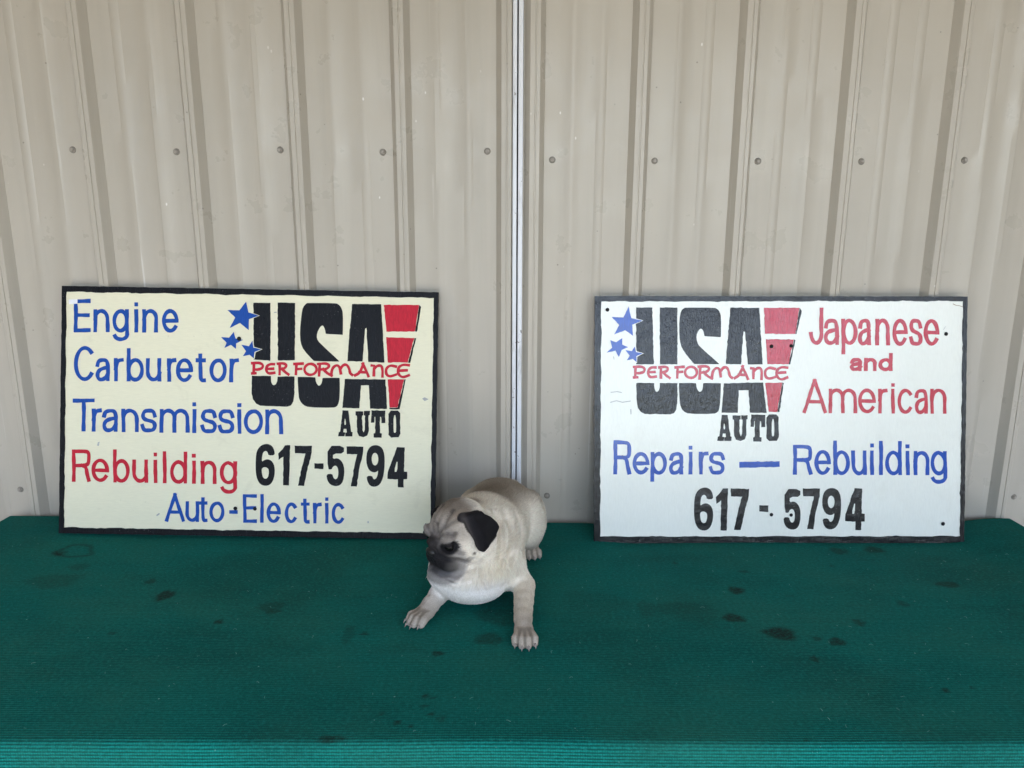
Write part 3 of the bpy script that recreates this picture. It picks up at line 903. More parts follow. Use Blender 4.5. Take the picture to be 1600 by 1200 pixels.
Rs.sheet('lettering', [Rs.waver(z7([(1202,418),(1517,412),(1518,456),(1203,464)]), .5)], [], .0007, M_BLUE_R, 'blue painted dash between Repairs and Rebuilding')
digits(Rs, [('6',(850,618,1000,955)),('1',(1020,625,1115,952)),('7',(1135,625,1280,948)),('-',(1358,755,1430,808)),
            ('5',(1545,628,1680,945)),('8',(1697,622,1832,940)),('9',(1847,618,1995,942)),('4',(2025,620,2177,945))], z7, M_BLK_R, 'black painted number 617-5794')
digits(Rs, [('A',(1030,50,1143,255)),('U',(1150,52,1268,255)),('T',(1290,48,1405,260)),('O',(1415,46,1510,255))], z7, M_BLK_R, 'black slab lettering AUTO')
usa(Rs, z5, [(357,143),(473,143),(480,350),(486,553),(360,553)], [(528,143),(653,143),(655,553),(530,553)],
    [(362,688),(490,688),(492,728),(500,748),(510,753),(523,742),(529,722),(530,688),(657,688),(655,830),(648,880),(632,904),(608,912),(425,911),(395,896),(374,868),(366,820)],
    [(702,146),(712,143),(920,143),(940,152),(958,172),(968,210),(967,350),(965,356),(958,356),(852,350),(848,345),(842,315),(830,297),(820,295),(804,310),(790,345),(796,395),(815,425),(952,546),(956,550),(946,551),(782,551),(770,546),(705,465),(678,415),(668,340),(668,230),(680,165)],
    [(666,690),(672,687),(786,687),(790,692),(793,722),(806,746),(820,752),(834,740),(839,718),(840,692),(844,687),(962,687),(968,692),(962,830),(955,876),(945,895),(918,909),(735,909),(698,890),(680,860),(672,820)],
    [(1035,143),(1242,143),(1254,350),(1266,552),(1160,552),(1140,316),(1128,316),(1112,552),(1002,549),(1018,350)],
    [(988,688),(1270,682),(1294,900),(1175,898),(1165,738),(1095,738),(1088,900),(972,900)],
    [[(1532,143),(1547,165),(1509,333),(1502,332)], [(1492,372),(1501,376),(1463,551),(1452,550)], [(1407,683),(1419,685),(1386,894),(1372,893)]], M_BLK_R)
for p in ([(1275,143),(1530,143),(1500,332),(1282,332)], [(1288,370),(1490,372),(1450,550),(1300,550)], [(1285,685),(1405,683),(1370,893),(1310,893)]):
    Rs.sheet('red_block', [Rs.waver(z5(p), .5)], [], .0008, M_RED_R)
performance(Rs, M_RED_R, lambda x, y: (915 + (340 + (x - 248) * 1105 / 1087) * .21875, 450 + (570 + (y - 566 - (x - 248) * 18 / 1087) * 1.05) * .21875))
for st in ([(303,135),(322,220),(402,238),(330,268),(335,348),(278,308),(200,338),(235,270),(180,212),(265,215)],
           [(258,365),(258,412),(300,430),(255,450),(235,502),(210,455),(145,470),(185,435),(172,380),(215,395)],
           [(347,425),(358,465),(408,475),(360,495),(362,538),(335,515),(292,525),(312,490),(282,452),(328,458)]):
    Rs.sheet('star_outline', [grow(z5(st), 1.6)], [], .0010, M_WHITE)
    Rs.sheet('star', [Rs.waver(z5(st), .25)], [], .0013, M_BLUE_R)
for P, r in ((z5([(150, 160)]), 3.0), (z5([(1328, 422)]), 3.0), (z5([(1470, 418)]), 2.8), (z6([(1345, 360)]), 3.0), (z7([(1452, 828)]), 2.8), (z8([(130, 830)]), 2.6), (z8([(1308, 893)]), 3.0)):
    Rs.hole(*P[0], r)
def smear(sg, P, w):
    return ribbon(P, w, sg.r)
for p, w_ in ((z5([(180,756),(225,752),(255,758)]), 1.1), (z5([(178,828),(220,815),(262,826),(320,818)]), 1.2), (z5([(322,880),(324,910)]), 1.6), (z5([(196,500),(199,518)]), 1.0), (z6([(1325,325),(1342,300)]), .7)):
    Rs.sheet('scuff', smear(Rs, p, w_), [], .0007, M_SMUDGE)
Rs.sheet('paint_crack', smear(Rs, z6([(1402,124),(1425,135),(1450,138),(1478,146)]), .9), [], .0007, M_WOOD)

# ------------------------------------------------------------------ pug
DZ = .7505                                       # cloth under the dog
HC = np.array([-.100, 1.222, .150])              # middle of the skull
hy, hp, hr = math.radians(50), math.radians(18), math.radians(0)
f0 = np.array([-math.sin(hy) * math.cos(hp), -math.cos(hy) * math.cos(hp), -math.sin(hp)])
l0 = np.array([math.cos(hy), -math.sin(hy), 0.0])
u0 = np.cross(f0, l0)
l1 = l0 * math.cos(hr) + u0 * math.sin(hr); u1 = u0 * math.cos(hr) - l0 * math.sin(hr)
HM = np.stack([f0, l1, u1], 1)                   # head axes: forward, left, up
def hd(f, l, u): return HC + HM @ np.array([f, l, u])
def hl(P): return (np.asarray(P) - HC) @ HM

class Field:
    def __init__(self, lo, hi, h):
        self.lo, self.h = np.array(lo), h
        self.n = np.ceil((np.array(hi) - self.lo) / h).astype(int) + 1
        self.F = np.full(self.n, .2, np.float32)
        self.ax = [self.lo[i] + h * np.arange(self.n[i]) for i in range(3)]
    def win(self, lo, hi, pad):
        a = np.clip(((np.array(lo) - pad - self.lo) / self.h).astype(int), 0, self.n)
        b = np.clip(((np.array(hi) + pad - self.lo) / self.h).astype(int) + 2, 0, self.n)
        sl = tuple(slice(a[i], b[i]) for i in range(3))
        P = np.meshgrid(*[self.ax[i][sl[i]].astype(np.float32) for i in range(3)], indexing='ij')
        return sl, np.stack(P, -1)
    def add(self, sl, d, k):
        F = self.F[sl]
        if k > 0:
            t = np.maximum(k - np.abs(F - d), 0) / k
            self.F[sl] = np.minimum(F, d) - t * t * k * .25
        else:
            self.F[sl] = np.minimum(F, d)
    def cut(self, sl, d, k):
        F = self.F[sl]; d = -d
        t = np.maximum(k - np.abs(F - d), 0) / k
        self.F[sl] = np.maximum(F, d) + t * t * k * .25
    def ell(self, c, r, k=.02, axes=None, cut=False):
        c, r = np.array(c, float), np.array(r, float)
        R = np.full(3, r.max())
        sl, P = self.win(c - R, c + R, max(k, .012) + .006)
        q = P - c
        if axes is not None: q = q @ axes
        k0 = np.linalg.norm(q / r, axis=-1); k1 = np.linalg.norm(q / (r * r), axis=-1)
        d = k0 * (k0 - 1) / np.maximum(k1, 1e-9)
        (self.cut if cut else self.add)(sl, d, k)
    def cone(self, a, ra, b, rb, k=.02, cut=False):
        a, b = np.array(a, float), np.array(b, float)
        m = max(ra, rb)
        sl, P = self.win(np.minimum(a, b) - m, np.maximum(a, b) + m, max(k, .012) + .006)
        ab = b - a
        t = np.clip(((P - a) @ ab) / max(ab @ ab, 1e-12), 0, 1)
        d = np.linalg.norm(P - a - t[..., None] * ab, axis=-1) - (ra + (rb - ra) * t)
        (self.cut if cut else self.add)(sl, d, k)
    def chain(self, pts, rad, k=.01, cut=False):
        for i in range(len(pts) - 1):
            self.cone(pts[i], rad[i], pts[i + 1], rad[i + 1], k, cut)
    def tri(self, a, b, c, r, k=.004):
        a, b, c = [np.array(x, float) for x in (a, b, c)]
        sl, P = self.win(np.minimum(np.minimum(a, b), c) - r, np.maximum(np.maximum(a, b), c) + r, .012)
        ba, cb, ac = b - a, c - b, a - c
        nor = np.cross(ba, ac)
        pa, pb, pc = P - a, P - b, P - c
        ins = (np.sign(pa @ np.cross(ba, nor)) + np.sign(pb @ np.cross(cb, nor)) + np.sign(pc @ np.cross(ac, nor))) < 2
        def seg(p, e):
            t = np.clip((p @ e) / (e @ e), 0, 1)
            q = e * t[..., None] - p
            return (q * q).sum(-1)
        de = np.minimum(np.minimum(seg(pa, ba), seg(pb, cb)), seg(pc, ac))
        dp = (pa @ nor) ** 2 / (nor @ nor)
        self.add(sl, np.sqrt(np.where(ins, de, dp)) - r, k)
    def samp(self, P):
        g = np.clip(np.round((np.asarray(P) - self.lo) / self.h).astype(int), 0, self.n - 1)
        return self.F[g[..., 0], g[..., 1], g[..., 2]]
    def snap(self, c, core=(.0, 0, -.006)):
        """slide a head point along its ray from the skull's middle to the skin"""
        c, o = np.array(c, float), np.array(core)
        t = np.linspace(.4, 1.8, 240)[:, None]
        v = self.samp(HC + (o + (c - o) * t) @ HM.T)
        k = np.argmax(v > 0)
        return o + (c - o) * t[k, 0]
    def crease(self, name, pts, rad, k=.005):
        pts = [self.snap(p) for p in pts]
        fine = [pts[0]]
        for a, b in zip(pts[:-1], pts[1:]):
            fine += [self.snap((a * 2 + b) / 3), self.snap((a + 2 * b) / 3), b]
        FOLDS.setdefault(name, []).append(fine)
        self.chain([hd(*(p * (1 + .0010 / max(np.linalg.norm(p), .01)))) for p in fine], [rad * .7] + [rad] * (len(fine) - 2) + [rad * .5], k, True)
    def nets(self):
        F, h = self.F, self.h
        s = F < 0
        nx, ny, nz = np.array(F.shape) - 1
        cnt = np.zeros((nx, ny, nz), np.int8)
        for i in (0, 1):
            for j in (0, 1):
                for k in (0, 1):
                    cnt += s[i:nx + i, j:ny + j, k:nz + k]
        act = (cnt > 0) & (cnt < 8)
        idx = np.argwhere(act)
        num = np.full(act.shape, -1, np.int64); num[act] = np.arange(len(idx))
        acc = np.zeros((len(idx), 3)); w = np.zeros(len(idx))
        cor = [(i, j, k) for i in (0, 1) for j in (0, 1) for k in (0, 1)]
        val = {c: F[idx[:, 0] + c[0], idx[:, 1] + c[1], idx[:, 2] + c[2]] for c in cor}
        for c in cor:
            for a in range(3):
                if c[a] == 0:
                    e = list(c); e[a] = 1; e = tuple(e)
                    va, vb = val[c], val[e]
                    m = (va < 0) != (vb < 0)
                    t = np.where(m, va / np.where(m, va - vb, 1), 0)
                    p = np.array(c, float)[None] + np.eye(3)[a][None] * t[:, None]
                    acc += p * m[:, None]; w += m
        V = (idx + acc / w[:, None]) * h + self.lo
        Q = []
        for a in range(3):
            b, c = (a + 1) % 3, (a + 2) % 3
            sa = [slice(None)] * 3; sb = [slice(None)] * 3
            sa[a] = slice(0, -1); sb[a] = slice(1, None)
            A, B = s[tuple(sa)], s[tuple(sb)]
            for flip, m in ((False, A & ~B), (True, ~A & B)):
                e = np.argwhere(m)
                e = e[(e[:, b] > 0) & (e[:, c] > 0)]
                e = e[(e[:, b] < num.shape[b]) & (e[:, c] < num.shape[c])]
                def at(db, dc):
                    q = e.copy(); q[:, b] -= db; q[:, c] -= dc
                    return num[q[:, 0], q[:, 1], q[:, 2]]
                q = np.stack([at(1, 1), at(0, 1), at(0, 0), at(1, 0)], 1)
                Q.append(q[:, ::-1] if flip else q)
        return V, np.concatenate(Q)

EAR_W = [(-.0816, 1.188, .1875), (-.0712, 1.196, .1911), (-.0549, 1.212, .1869), (-.038, 1.223, .1747), (-.0255, 1.233, .1586), (-.0214, 1.236, .1488), (-.027, 1.226, .1394), (-.0361, 1.21, .1329), (-.0411, 1.196, .1275), (-.048, 1.187, .1239), (-.0549, 1.183, .1285), (-.06, 1.18, .1382), (-.0629, 1.179, .1502), (-.0706, 1.181, .1625), (-.0769, 1.184, .1744), (-.0527, 1.1885, .1606)]
EAR_W = [(-.051 + (x + .051) * .94, y - .004, .158 + (z - .158) * .94) for x, y, z in EAR_W]
EAR_T = [(k, (k + 1) % 15, 15) for k in range(15)]
TOES = []
FOLDS = {}
def toes(F, base, d, side, claws, spread=.0126, up=.0, L=.022):
    d = np.array(d, float); d /= np.linalg.norm(d); s = np.array(side, float)
    for o, ln in ((-1.15, .70), (-.38, 1.0), (.42, 1.02), (1.2, .72)):
        a = np.array(base) + s * o * spread * .75 + np.array([0, 0, .003])
        m = np.array(base) + s * o * spread * 1.02 + d * L * ln * .72 + np.array([0, 0, .002])
        b = np.array(base) + s * o * spread * 1.10 + d * L * ln * 1.12
        b[2] = .0075
        F.cone(a, .0078, m, .0074, .003); F.cone(m, .0074, b, .0060, .002)
        TOES.append([a, m, b])
        claws.append((b + d * .004 + np.array([0, 0, .001]), d + s * o * .15))

def build_dog():
    F = Field((-.235, 1.045, -.004), (.125, 1.60, .245), .0020)
    claws = []
    # trunk
    F.ell((-.062, 1.258, .082), (.082, .078, .070), .02)
    F.ell((-.052, 1.340, .088), (.084, .110, .080), .025)
    F.ell((-.024, 1.440, .084), (.082, .092, .081), .025)
    F.cone((-.060, 1.325, .116), .058, (-.084, 1.262, .134), .049, .02)     # neck
    F.ell((-.088, 1.215, .066), (.066, .045, .042), .018)                   # throat and chest bib
    F.ell((-.070, 1.215, .045), (.062, .045, .034), .016)
    # front leg on the dog's left
    F.ell((-.010, 1.264, .060), (.037, .050, .048), .016)
    F.cone((-.002, 1.252, .052), .030, (.026, 1.236, .031), .0195, .012)
    F.chain([(.0265, 1.234, .029), (.0258, 1.212, .0265), (.0248, 1.188, .0238), (.0236, 1.164, .0210), (.0228, 1.140, .0185), (.0230, 1.118, .0160)], [.0176, .0168, .0158, .0148, .0140, .0142], .010)
    F.ell((.0235, 1.106, .0135), (.0172, .022, .0120), .006)
    toes(F, (.0245, 1.096, .011), (.02, -1, 0), (1, .02, 0), claws)
    # front leg on the dog's right
    F.ell((-.108, 1.258, .062), (.044, .050, .046), .018)
    F.cone((-.112, 1.250, .052), .033, (-.122, 1.238, .031), .0200, .014)
    F.chain([(-.125, 1.234, .028), (-.134, 1.208, .025), (-.145, 1.184, .019), (-.150, 1.172, .016)], [.0180, .0162, .0142, .0143], .008)
    F.ell((-.154, 1.165, .0135), (.0178, .0195, .0120), .006)
    dd = np.array([-.62, -.78, 0]); ss = np.array([.78, -.62, 0])
    toes(F, np.array([-.158, 1.158, .011]), dd, ss, claws)
    # haunches and hind feet
    F.ell((.037, 1.447, .073), (.040, .064, .066), .005)
    F.ell((-.082, 1.462, .070), (.038, .064, .062), .012)
    F.cone((.045, 1.470, .018), .018, (.044, 1.430, .014), .0150, .008)
    toes(F, (.044, 1.424, .011), (.06, -1, 0), (1, .06, 0), claws, .0125, 0, .018)
    F.cone((-.095, 1.480, .016), .017, (-.106, 1.430, .013), .0145, .008)
    # curled tail
    tl = [(-.008 + .022 * math.sin(a) * .6, 1.525 + .018 * math.cos(a), .100 + .022 * math.sin(a)) for a in np.linspace(-.9, 4.2, 9)]
    F.chain(tl, list(np.linspace(.014, .008, 9)), .006)
    # head
    A = HM
    def he(c, r, k=.01, cut=False): F.ell(hd(*c), r, k, A, cut)
    he((-.008, 0, .006), (.050, .050, .046), .014)
    he((.012, .023, -.020), (.036, .028, .031), .012); he((.012, -.023, -.020), (.036, .028, .031), .012)
    he((.004, .033, -.026), (.030, .017, .027), .012); he((.004, -.033, -.026), (.030, .017, .027), .012)
    he((.040, 0, -.023), (.024, .034, .025), .008)
    he((.043, .0185, -.035), (.0205, .0195, .0215), .006); he((.043, -.0185, -.035), (.0205, .0195, .0215), .006)
    he((.034, 0, -.053), (.020, .024, .011), .007)
    he((.034, .024, .016), (.0135, .0165, .0105), .007); he((.034, -.024, .016), (.0135, .0165, .0105), .007)
    F.chain([hd(.040, .024, -.010), hd(.050, .013, .0005), hd(.0535, 0, .0035), hd(.050, -.013, .0005), hd(.040, -.024, -.010)], [.0055, .0062, .0068, .0062, .0055], .004)
    he((.0455, 0, .0095), (.0075, .0130, .0085), .006)
    he((.0605, 0, -.0095), (.0075, .0118, .0085), .003)
    for sg in (1, -1):
        he((.0655, sg * .0045, -.0105), (.003, .0026, .0022), .002, True)      # nostril
        he((.045, sg * .0285, -.0015), (.0105, .0118, .0095), .004, True)      # eye socket
        # upper lid
        he((.0425, sg * .0295, .0066), (.0065, .0125, .0040), .004)
        F.crease('dark', [(.058, sg * .013, -.012), (.052, sg * .031, -.019), (.037, sg * .042, -.026), (.022, sg * .047, -.038)], .0030)
        F.crease('lip', [(.0645, sg * .001, -.020), (.064, sg * .006, -.032), (.056, sg * .020, -.051), (.040, sg * .031, -.053), (.026, sg * .038, -.045)], .0019, .003)
        F.crease('dark', [(.049, sg * .005, .016), (.045, sg * .010, .025), (.037, sg * .016, .034), (.022, sg * .018, .046), (.004, sg * .016, .054)], .0034)
        F.crease('dark', [(.047, sg * .013, .015), (.043, sg * .020, .0235), (.036, sg * .030, .026), (.026, sg * .041, .022)], .0034)
        F.crease('soft', [(.041, sg * .037, -.006), (.032, sg * .043, -.012), (.026, sg * .047, -.016)], .0020, .004)
        F.crease('soft', [(.034, sg * .020, .036), (.020, sg * .030, .042), (.006, sg * .036, .042)], .0026)
        F.crease('soft', [(.020, sg * .047, -.030), (.010, sg * .050, -.040), (.002, sg * .046, -.050)], .0026)
    F.crease('dark', [(.050, 0, .015), (.047, 0, .024), (.038, 0, .038)], .0032)
    F.chain([hd(.0648, 0, -.016), hd(.064, 0, -.026)], [.0014, .0014], .003, True)
    # neck folds behind the cheek
    for pts, rr in (([(-.0099, 1.2959, .1516), (.0019, 1.2815, .1363), (.0075, 1.2518, .1210), (.0035, 1.2195, .1046), (-.004, 1.205, .088)], .0042),
                    ([(.0087, 1.3278, .1423), (.0224, 1.3131, .1192), (.0262, 1.2880, .0950), (.0216, 1.2410, .0839)], .0040),
                    ([(-.0297, 1.2762, .1597), (-.0189, 1.2653, .1484), (-.0126, 1.2325, .1331), (-.0124, 1.2072, .1138), (-.020, 1.193, .095)], .0040),
                    ([(-.0450, 1.1891, .1088), (-.0463, 1.1797, .0865), (-.0432, 1.1768, .0676)], .0030)):
        pts = [tuple(p) for p in chaikin(pts, 2)]; rr *= .8
        F.chain(pts, [rr * .6] + [rr] * (len(pts) - 2) + [rr * .5], .014, True)
    F.chain([(-.1440, 1.203, .0848), (-.1246, 1.1831, .0825), (-.0959, 1.1759, .0829), (-.0711, 1.1773, .0923), (-.0527, 1.1875, .1086)], [.002, .0035, .0035, .0035, .002], .010, True)
    # ears
    W_ = [np.array(p) for p in EAR_W]
    E2 = [HC + HM @ (hl(p) * np.array([1, -1, 1]) + np.array([.004, -.016, -.014])) for p in W_]
    for E_ in (W_, E2):
        for t_ in EAR_T: F.tri(*[E_[i] for i in t_], .0033, 0)
    F.chain([hd(-.002, .034, .036), W_[0] * .6 + W_[2] * .4, W_[2]], [.006, .0055, .005], .006)
    F.F[:, :, :2] = np.maximum(F.F[:, :, :2], .001)
    V, Q = F.nets()
    # relax the voxel steps a little
    e = np.concatenate([Q[:, [0, 1]], Q[:, [1, 2]], Q[:, [2, 3]], Q[:, [3, 0]]])
    e = np.concatenate([e, e[:, ::-1]])
    cnt = np.bincount(e[:, 0], minlength=len(V))[:, None]
    for it in range(2):
        s = np.stack([np.bincount(e[:, 0], V[e[:, 1], k], len(V)) for k in range(3)], 1)
        V = V + .5 * (s / np.maximum(cnt, 1) - V)
    # normals
    n = np.cross(V[Q[:, 2]] - V[Q[:, 0]], V[Q[:, 3]] - V[Q[:, 1]])
    N = np.zeros_like(V)
    for j in range(4):
        for k in range(3): N[:, k] += np.bincount(Q[:, j], n[:, k], len(V))
    N /= np.maximum(np.linalg.norm(N, axis=1, keepdims=True), 1e-12)
    if (N * (V - V.mean(0))).sum() < 0:
        Q = Q[:, ::-1]; N = -N
    return V, Q, N, claws, (W_, E2)

def seg_dist(P, pts):
    d = np.full(len(P), 9.0)
    for a, b in zip(pts[:-1], pts[1:]):
        a, b = np.array(a), np.array(b); ab = b - a
        t = np.clip((P - a) @ ab / max(ab @ ab, 1e-12), 0, 1)
        d = np.minimum(d, np.linalg.norm(P - a - t[:, None] * ab, axis=1))
    return d
def tri_dist(P, T):
    a, b, c = T
    # distance to plane patch, sampled
    d = np.full(len(P), 9.0)
    for i in np.linspace(0, 1, 6):
        for j in np.linspace(0, 1 - i, 5):
            d = np.minimum(d, np.linalg.norm(P - (a + i * (b - a) + j * (c - a)), axis=1))
    return d

def fur_colour(P, ears):
    """coat colours of the pug: fawn, with dark mask, ears and saddle, shade painted between toes; also hair length"""
    sm = smooth01
    x, y, z = P.T
    h = hl(P); f, l, u = h.T
    C = np.tile(np.array([.88, .795, .67]), (len(P), 1))
    def put(m, c):
        nonlocal C
        C = C + m[:, None] * (np.array(c) - C)
    # warm flank behind the ear, pale bib, saddle along the spine
    put(.55 * np.exp(-(((x + .025) / .022) ** 2 + ((z - .075) / .04) ** 2 + ((y - 1.225) / .06) ** 2)), (.80, .68, .48))
    put(.8 * sm((.082 - z) / .03) * sm((1.262 - y) / .03) * sm((.010 - x) / .03), (.85, .83, .81))
    ax = -.058 + (y - 1.255) * .21
    put(.90 * np.exp(-((y - 1.405) / .048) ** 2) * sm((z - .136) / .018) * np.exp(-((x - ax + .012) / .055) ** 2), (.12, .092, .066))
    put(.65 * sm((y - 1.33) / .05) * sm((z - .120) / .035), (.30, .24, .175))
    put(.45 * sm((y - 1.40) / .06) * sm((z - .09) / .05), (.42, .35, .26))
    put(.55 * sm((.030 - np.linalg.norm(P - np.array([-.075, 1.285, .185]), axis=1)) / .02), (.26, .20, .145))
    # head
    hm = sm((.075 - np.linalg.norm(h * np.array([1, 1, 1.05]), axis=1)) / .012)
    hm = hm * sm((f + .045) / .03)
    mz = np.linalg.norm((h - np.array([.048, 0, -.031])) / np.array([.037, .047, .043]), axis=1)
    hm = np.maximum(hm, sm((1.35 - mz) / .25))
    put(hm * .80 * sm((u + .012) / .03), (.36, .31, .26))
    put(hm * .80 * sm((u - .026) / .016) * sm((.034 - f) / .03), (.20, .155, .115))
    put(hm * .60 * sm((f - .014) / .02) * sm((u - .000) / .014), (.22, .195, .18))
    # black mask: muzzle, lips, round the eyes
    put(hm * .75 * sm((1.40 - mz) / .32), (.15, .135, .135))
    put(hm * sm((1.08 - mz) / .42) * sm((.017 - u - .25 * np.abs(l)) / .008), (.016, .015, .017))
    br = np.linalg.norm((h - np.array([.053, 0, .000])) / np.array([.016, .021, .0165]), axis=1)
    put(hm * .92 * sm((1.15 - br) / .4), (.022, .020, .021))
    for s_ in (1, -1):
        ed = np.linalg.norm((h - np.array([.040, s_ * .032, -.0015])) / np.array([.018, .0180, .0138]), axis=1)
        put(hm * sm((1.12 - ed) / .3), (.014, .013, .014))
        mole = np.linalg.norm(h - np.array([.010, s_ * .053, -.028]), axis=1)
        put(hm * .8 * sm((.0042 - mole) / .002), (.05, .045, .045))
    for name, wd, op in (('dark', .0060, .72), ('soft', .0060, .4), ('lip', .0036, .75)):
        for ch in FOLDS.get(name, []):
            put(hm * op * (C.mean(1) > .07) * sm((wd - seg_dist(h, ch)) / .0034), (.055, .047, .043))
    # grey frosting on the chin and lips
    put(hm * .35 * np.exp(-(((u + .058) / .007) ** 2)) * sm((f - .02) / .02), (.30, .29, .30))
    # ears
    er = np.full(len(P), 9.0)
    for W_ in ears:
        for t in EAR_T:
            er = np.minimum(er, tri_dist(P, [W_[i] for i in t]))
    for W_, s_ in zip(ears, (1, -1)):
        er = np.minimum(er, seg_dist(P, [hd(-.002, s_ * .034, .036), W_[0] * .6 + W_[2] * .4, W_[2]]) - .0042)
    er_m = sm((.0066 - er) / .0016)
    put(er_m, (.011, .010, .012))
    put(er_m * .6 * np.exp(-((x + .0775 - .35 * (.172 - z)) / .007) ** 2) * (l > 0), (.085, .075, .072))
    # feet
    foot = np.minimum.reduce([np.linalg.norm(P - np.array(c), axis=1) for c in ((.0245, 1.092, .008), (-.162, 1.152, .008), (.044, 1.418, .008))])
    put(.75 * sm((.064 - foot) / .046), (.40, .345, .31))
    ta = np.full(len(P), 9.0); tb = ta.copy()
    for tz in TOES:
        d_ = seg_dist(P, tz); hi_ = np.maximum(ta, d_); ta = np.minimum(ta, d_); tb = np.minimum(tb, hi_)
    put(.92 * sm((.0046 - (tb - ta)) / .0030) * sm((.014 - ta) / .005) * sm((.044 - foot) / .016), (.022, .018, .018))  # gaps between toes darkened: their shade is put into the colour
    put(.48 * sm((.066 - z) / .050) * sm((.15 - foot) / .09), (.50, .425, .335))
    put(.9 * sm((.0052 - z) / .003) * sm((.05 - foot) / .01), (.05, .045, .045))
    L = np.full(len(P), .0105)
    L = np.where(hm > .4, .0050, L)
    L = np.where(hm * sm((1.25 - mz) / .3) > .3, .0024, L)
    L = np.where((er < .013) & (er_m < .4), 0, L)
    L = np.where(er_m > .4, .0016, L)
    L = np.where(foot < .035, .0028, L)
    L = np.where((foot >= .035) & (foot < .16) & (z < .06), .0045, L)
    return C, L

def make_pug():
    V, Q, N, claws, ears = build_dog()
    root = empty('pug', (-.04, 1.30, DZ))
    tag(root, 'fawn pug with black ears and mask lying on the green cloth between the two signs', 'dog')
    off = np.array([-.04, 1.30, 0.0])
    me = np_mesh('body', V - off, Q)
    C, L = fur_colour(V, ears)
    ca = me.attributes.new('coat', 'FLOAT_COLOR', 'POINT')
    ca.data.foreach_set('color', np.c_[C, np.ones(len(C))].astype(np.float32).ravel())
    t = NT('pug_skin_and_undercoat')
    at = t.n('ShaderNodeAttribute', attribute_name='coat')
    v = t.tex()
    nz = t.noise(v, 420, 4, .65)
    c = t.mix(t.ramp(nz, [(.3, .55), (.7, 0.0)]), at.outputs['Color'], (.0, .0, .0), 'MULTIPLY')
    c = t.mix(.5, c, at.outputs['Color'])
    t.done(c, .75, t.bump(nz, .4, .0012))
    t.b.inputs['Specular IOR Level'].default_value = .15
    body = link('body', me, t.m, root)
    # eyes
    em = NT('dark_wet_eye'); em.done((.006, .0045, .004), .12)
    for s_ in (1, -1):
        bm = bmesh.new(); bmesh.ops.create_uvsphere(bm, u_segments=20, v_segments=14, radius=.0090)
        p = hd(.0372, s_ * .0288, -.0020) - off
        bmesh.ops.translate(bm, verts=bm.verts[:], vec=p)
        bm_obj('eye', bm, em.m, root, True, 180)
    nm = NT('wet_black_nose'); nm.done((.007, .0065, .007), .42, nm.bump(nm.noise(nm.tex(), 900, 2), .5, .0006))
    bm = bmesh.new(); bmesh.ops.create_icosphere(bm, subdivisions=4, radius=1)
    for w in bm.verts:
        q = w.co.copy()
        a = Vector((.0078 * q.x, .0122 * q.y * (1 - .18 * (q.z < 0) * abs(q.z)), .0086 * q.z))
        for s_ in (1, -1):
            dd = (Vector((a.y - s_ * .0058, a.z + .0008, 0)) / .0030).length
            if q.x > 0 and dd < 1: a.x -= .0032 * (1 - dd * dd)
        w.co = Vector(hd(.0612 + a.x, a.y, -.0095 + a.z) - off)
    bm_obj('nose', bm, nm.m, root, True, 180)
    # claws
    cm = simple('horn_claw', (.30, .26, .23), .4)
    for p, d in claws:
        d = np.array(d) / np.linalg.norm(d)
        bm = bmesh.new()
        pts = [p, p + d * .005 + np.array([0, 0, .0006]), p + d * .0066 - np.array([0, 0, .0018]), p + d * .0082 - np.array([0, 0, .0042])]
        rr = [.0021, .0018, .0011, .0002]
        rings = []
        for q, r_ in zip(pts, rr):
            s_ = np.array([-d[1], d[0], 0])
            rings.append([bm.verts.new(tuple(q - off + s_ * r_ * math.cos(a) + np.array([0, 0, 1]) * r_ * 1.2 * math.sin(a))) for a in np.linspace(0, 2 * math.pi, 9)[:-1]])
        for A_, B_ in zip(rings[:-1], rings[1:]):
            for i in range(8): bm.faces.new((A_[i], A_[(i + 1) % 8], B_[(i + 1) % 8], B_[i]))
        bm.faces.new(rings[0][::-1]); bm.faces.new(rings[-1])
        bmesh.ops.recalc_face_normals(bm, faces=bm.faces[:])
        bm_obj('claw', bm, cm, root, True, 60)
    # short coat
    NH = 150000
    a = V[Q[:, 0]]; b = V[Q[:, 1]]; c_ = V[Q[:, 2]]; d_ = V[Q[:, 3]]
    area = .5 * np.linalg.norm(np.cross(c_ - a, d_ - b), axis=1)
    fc = V[Q].mean(1); hq = hl(fc)
    dens = np.where(np.linalg.norm(hq, axis=1) < .075, 2.6, 1.0) * (fc[:, 2] > .002)
    pr = area * dens; pr /= pr.sum()
    pick = rng.choice(len(Q), NH, p=pr)
    u_, v_ = rng.random(NH)[:, None], rng.random(NH)[:, None]
    P = (1 - u_) * (1 - v_) * a[pick] + u_ * (1 - v_) * b[pick] + u_ * v_ * c_[pick] + (1 - u_) * v_ * d_[pick]
    n = N[Q[pick, 0]]
    CC, LL = fur_colour(P, ears)
    h = hl(P)
    # hair lies back over the trunk, back and out over the head, down the legs
    D = np.tile(np.array([.12, .95, -.30]), (NH, 1))
    onhead = (np.linalg.norm(h, axis=1) < .075) | ((h[:, 0] > .02) & (np.linalg.norm(h, axis=1) < .095))
    D[onhead] = (np.c_[-np.ones(NH), .5 * np.sign(h[:, 1]), -.25 * np.ones(NH)] @ HM.T)[onhead]
    bib = (P[:, 2] < .10) & (P[:, 1] < 1.25) & ~onhead
    D[bib] = np.array([0.0, -.1, -1.0])
    legs = (P[:, 2] < .062) & (P[:, 1] < 1.238) & ((P[:, 0] > .004) | (P[:, 0] < -.112))
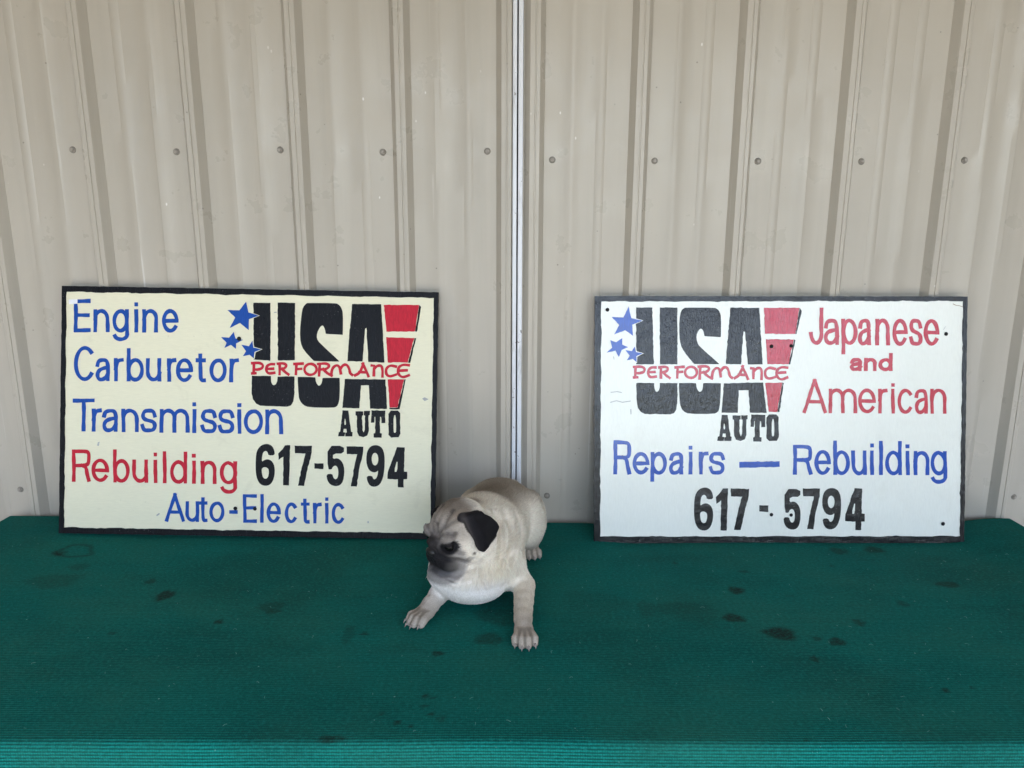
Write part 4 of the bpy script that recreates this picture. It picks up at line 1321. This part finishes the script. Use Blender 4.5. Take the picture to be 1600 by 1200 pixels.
    D[legs & (P[:, 0] > -.05)] = np.array([0, -1, -.2]); D[legs & (P[:, 0] < -.05)] = np.array([-.6, -.8, -.2])
    def clump(s_, k_):
        q = P * s_
        return (np.sin(q[:, 0] * 1.3 + 2.1 * np.sin(q[:, 1] * .9 + k_)) + np.sin(q[:, 1] * .8 + 1.7 * np.sin(q[:, 2] * 1.1 + 2 * k_)) + np.sin(q[:, 2] * 1.2 + 1.9 * np.sin(q[:, 0] * 1.05 + k_))) / 3
    D += .18 * np.stack([clump(900, 1), clump(950, 2), clump(870, 3)], 1)
    D += rng.normal(0, .20, D.shape)
    T = D - n * (D * n).sum(1, keepdims=True)
    T /= np.maximum(np.linalg.norm(T, axis=1, keepdims=True), 1e-9)
    LL = LL * rng.uniform(.6, 1.25, NH)
    lift = rng.uniform(.20, .52, NH)[:, None]
    pts = np.stack([P - n * .0004 + (T * s_ + n * lift * (s_ - .55 * s_ * s_)) * LL[:, None] for s_ in (0, .34, .68, 1.0)], 1)
    ok = LL > 1e-5
    pts = pts[ok]; CC = CC[ok]; NH = len(pts)
    pts[:, :, 2] = np.maximum(pts[:, :, 2], .0012)
    hc = bpy.data.hair_curves.new('fur')
    hc.add_curves([4] * NH)
    hc.attributes['position'].data.foreach_set('vector', (pts - off).astype(np.float32).ravel())
    ra = hc.attributes.get('radius') or hc.attributes.new('radius', 'FLOAT', 'POINT')
    ra.data.foreach_set('value', np.tile(np.array([.00019, .00018, .00013, .00004], np.float32), NH))
    fa = hc.attributes.new('coat', 'FLOAT_COLOR', 'CURVE')
    CC = CC * (rng.uniform(.78, 1.16, len(ok)) * (1 + .12 * clump(1400, 5) + .05 * clump(330, 2)))[ok, None]
    fa.data.foreach_set('color', np.c_[np.clip(CC, 0, .9), np.ones(NH)].astype(np.float32).ravel())
    t = NT('short_pug_fur')
    at = t.n('ShaderNodeAttribute', attribute_name='coat')
    t.done(at.outputs['Color'], .6)
    t.b.inputs['Specular IOR Level'].default_value = .2
    link('fur', hc, t.m, root)
    return root
make_pug()
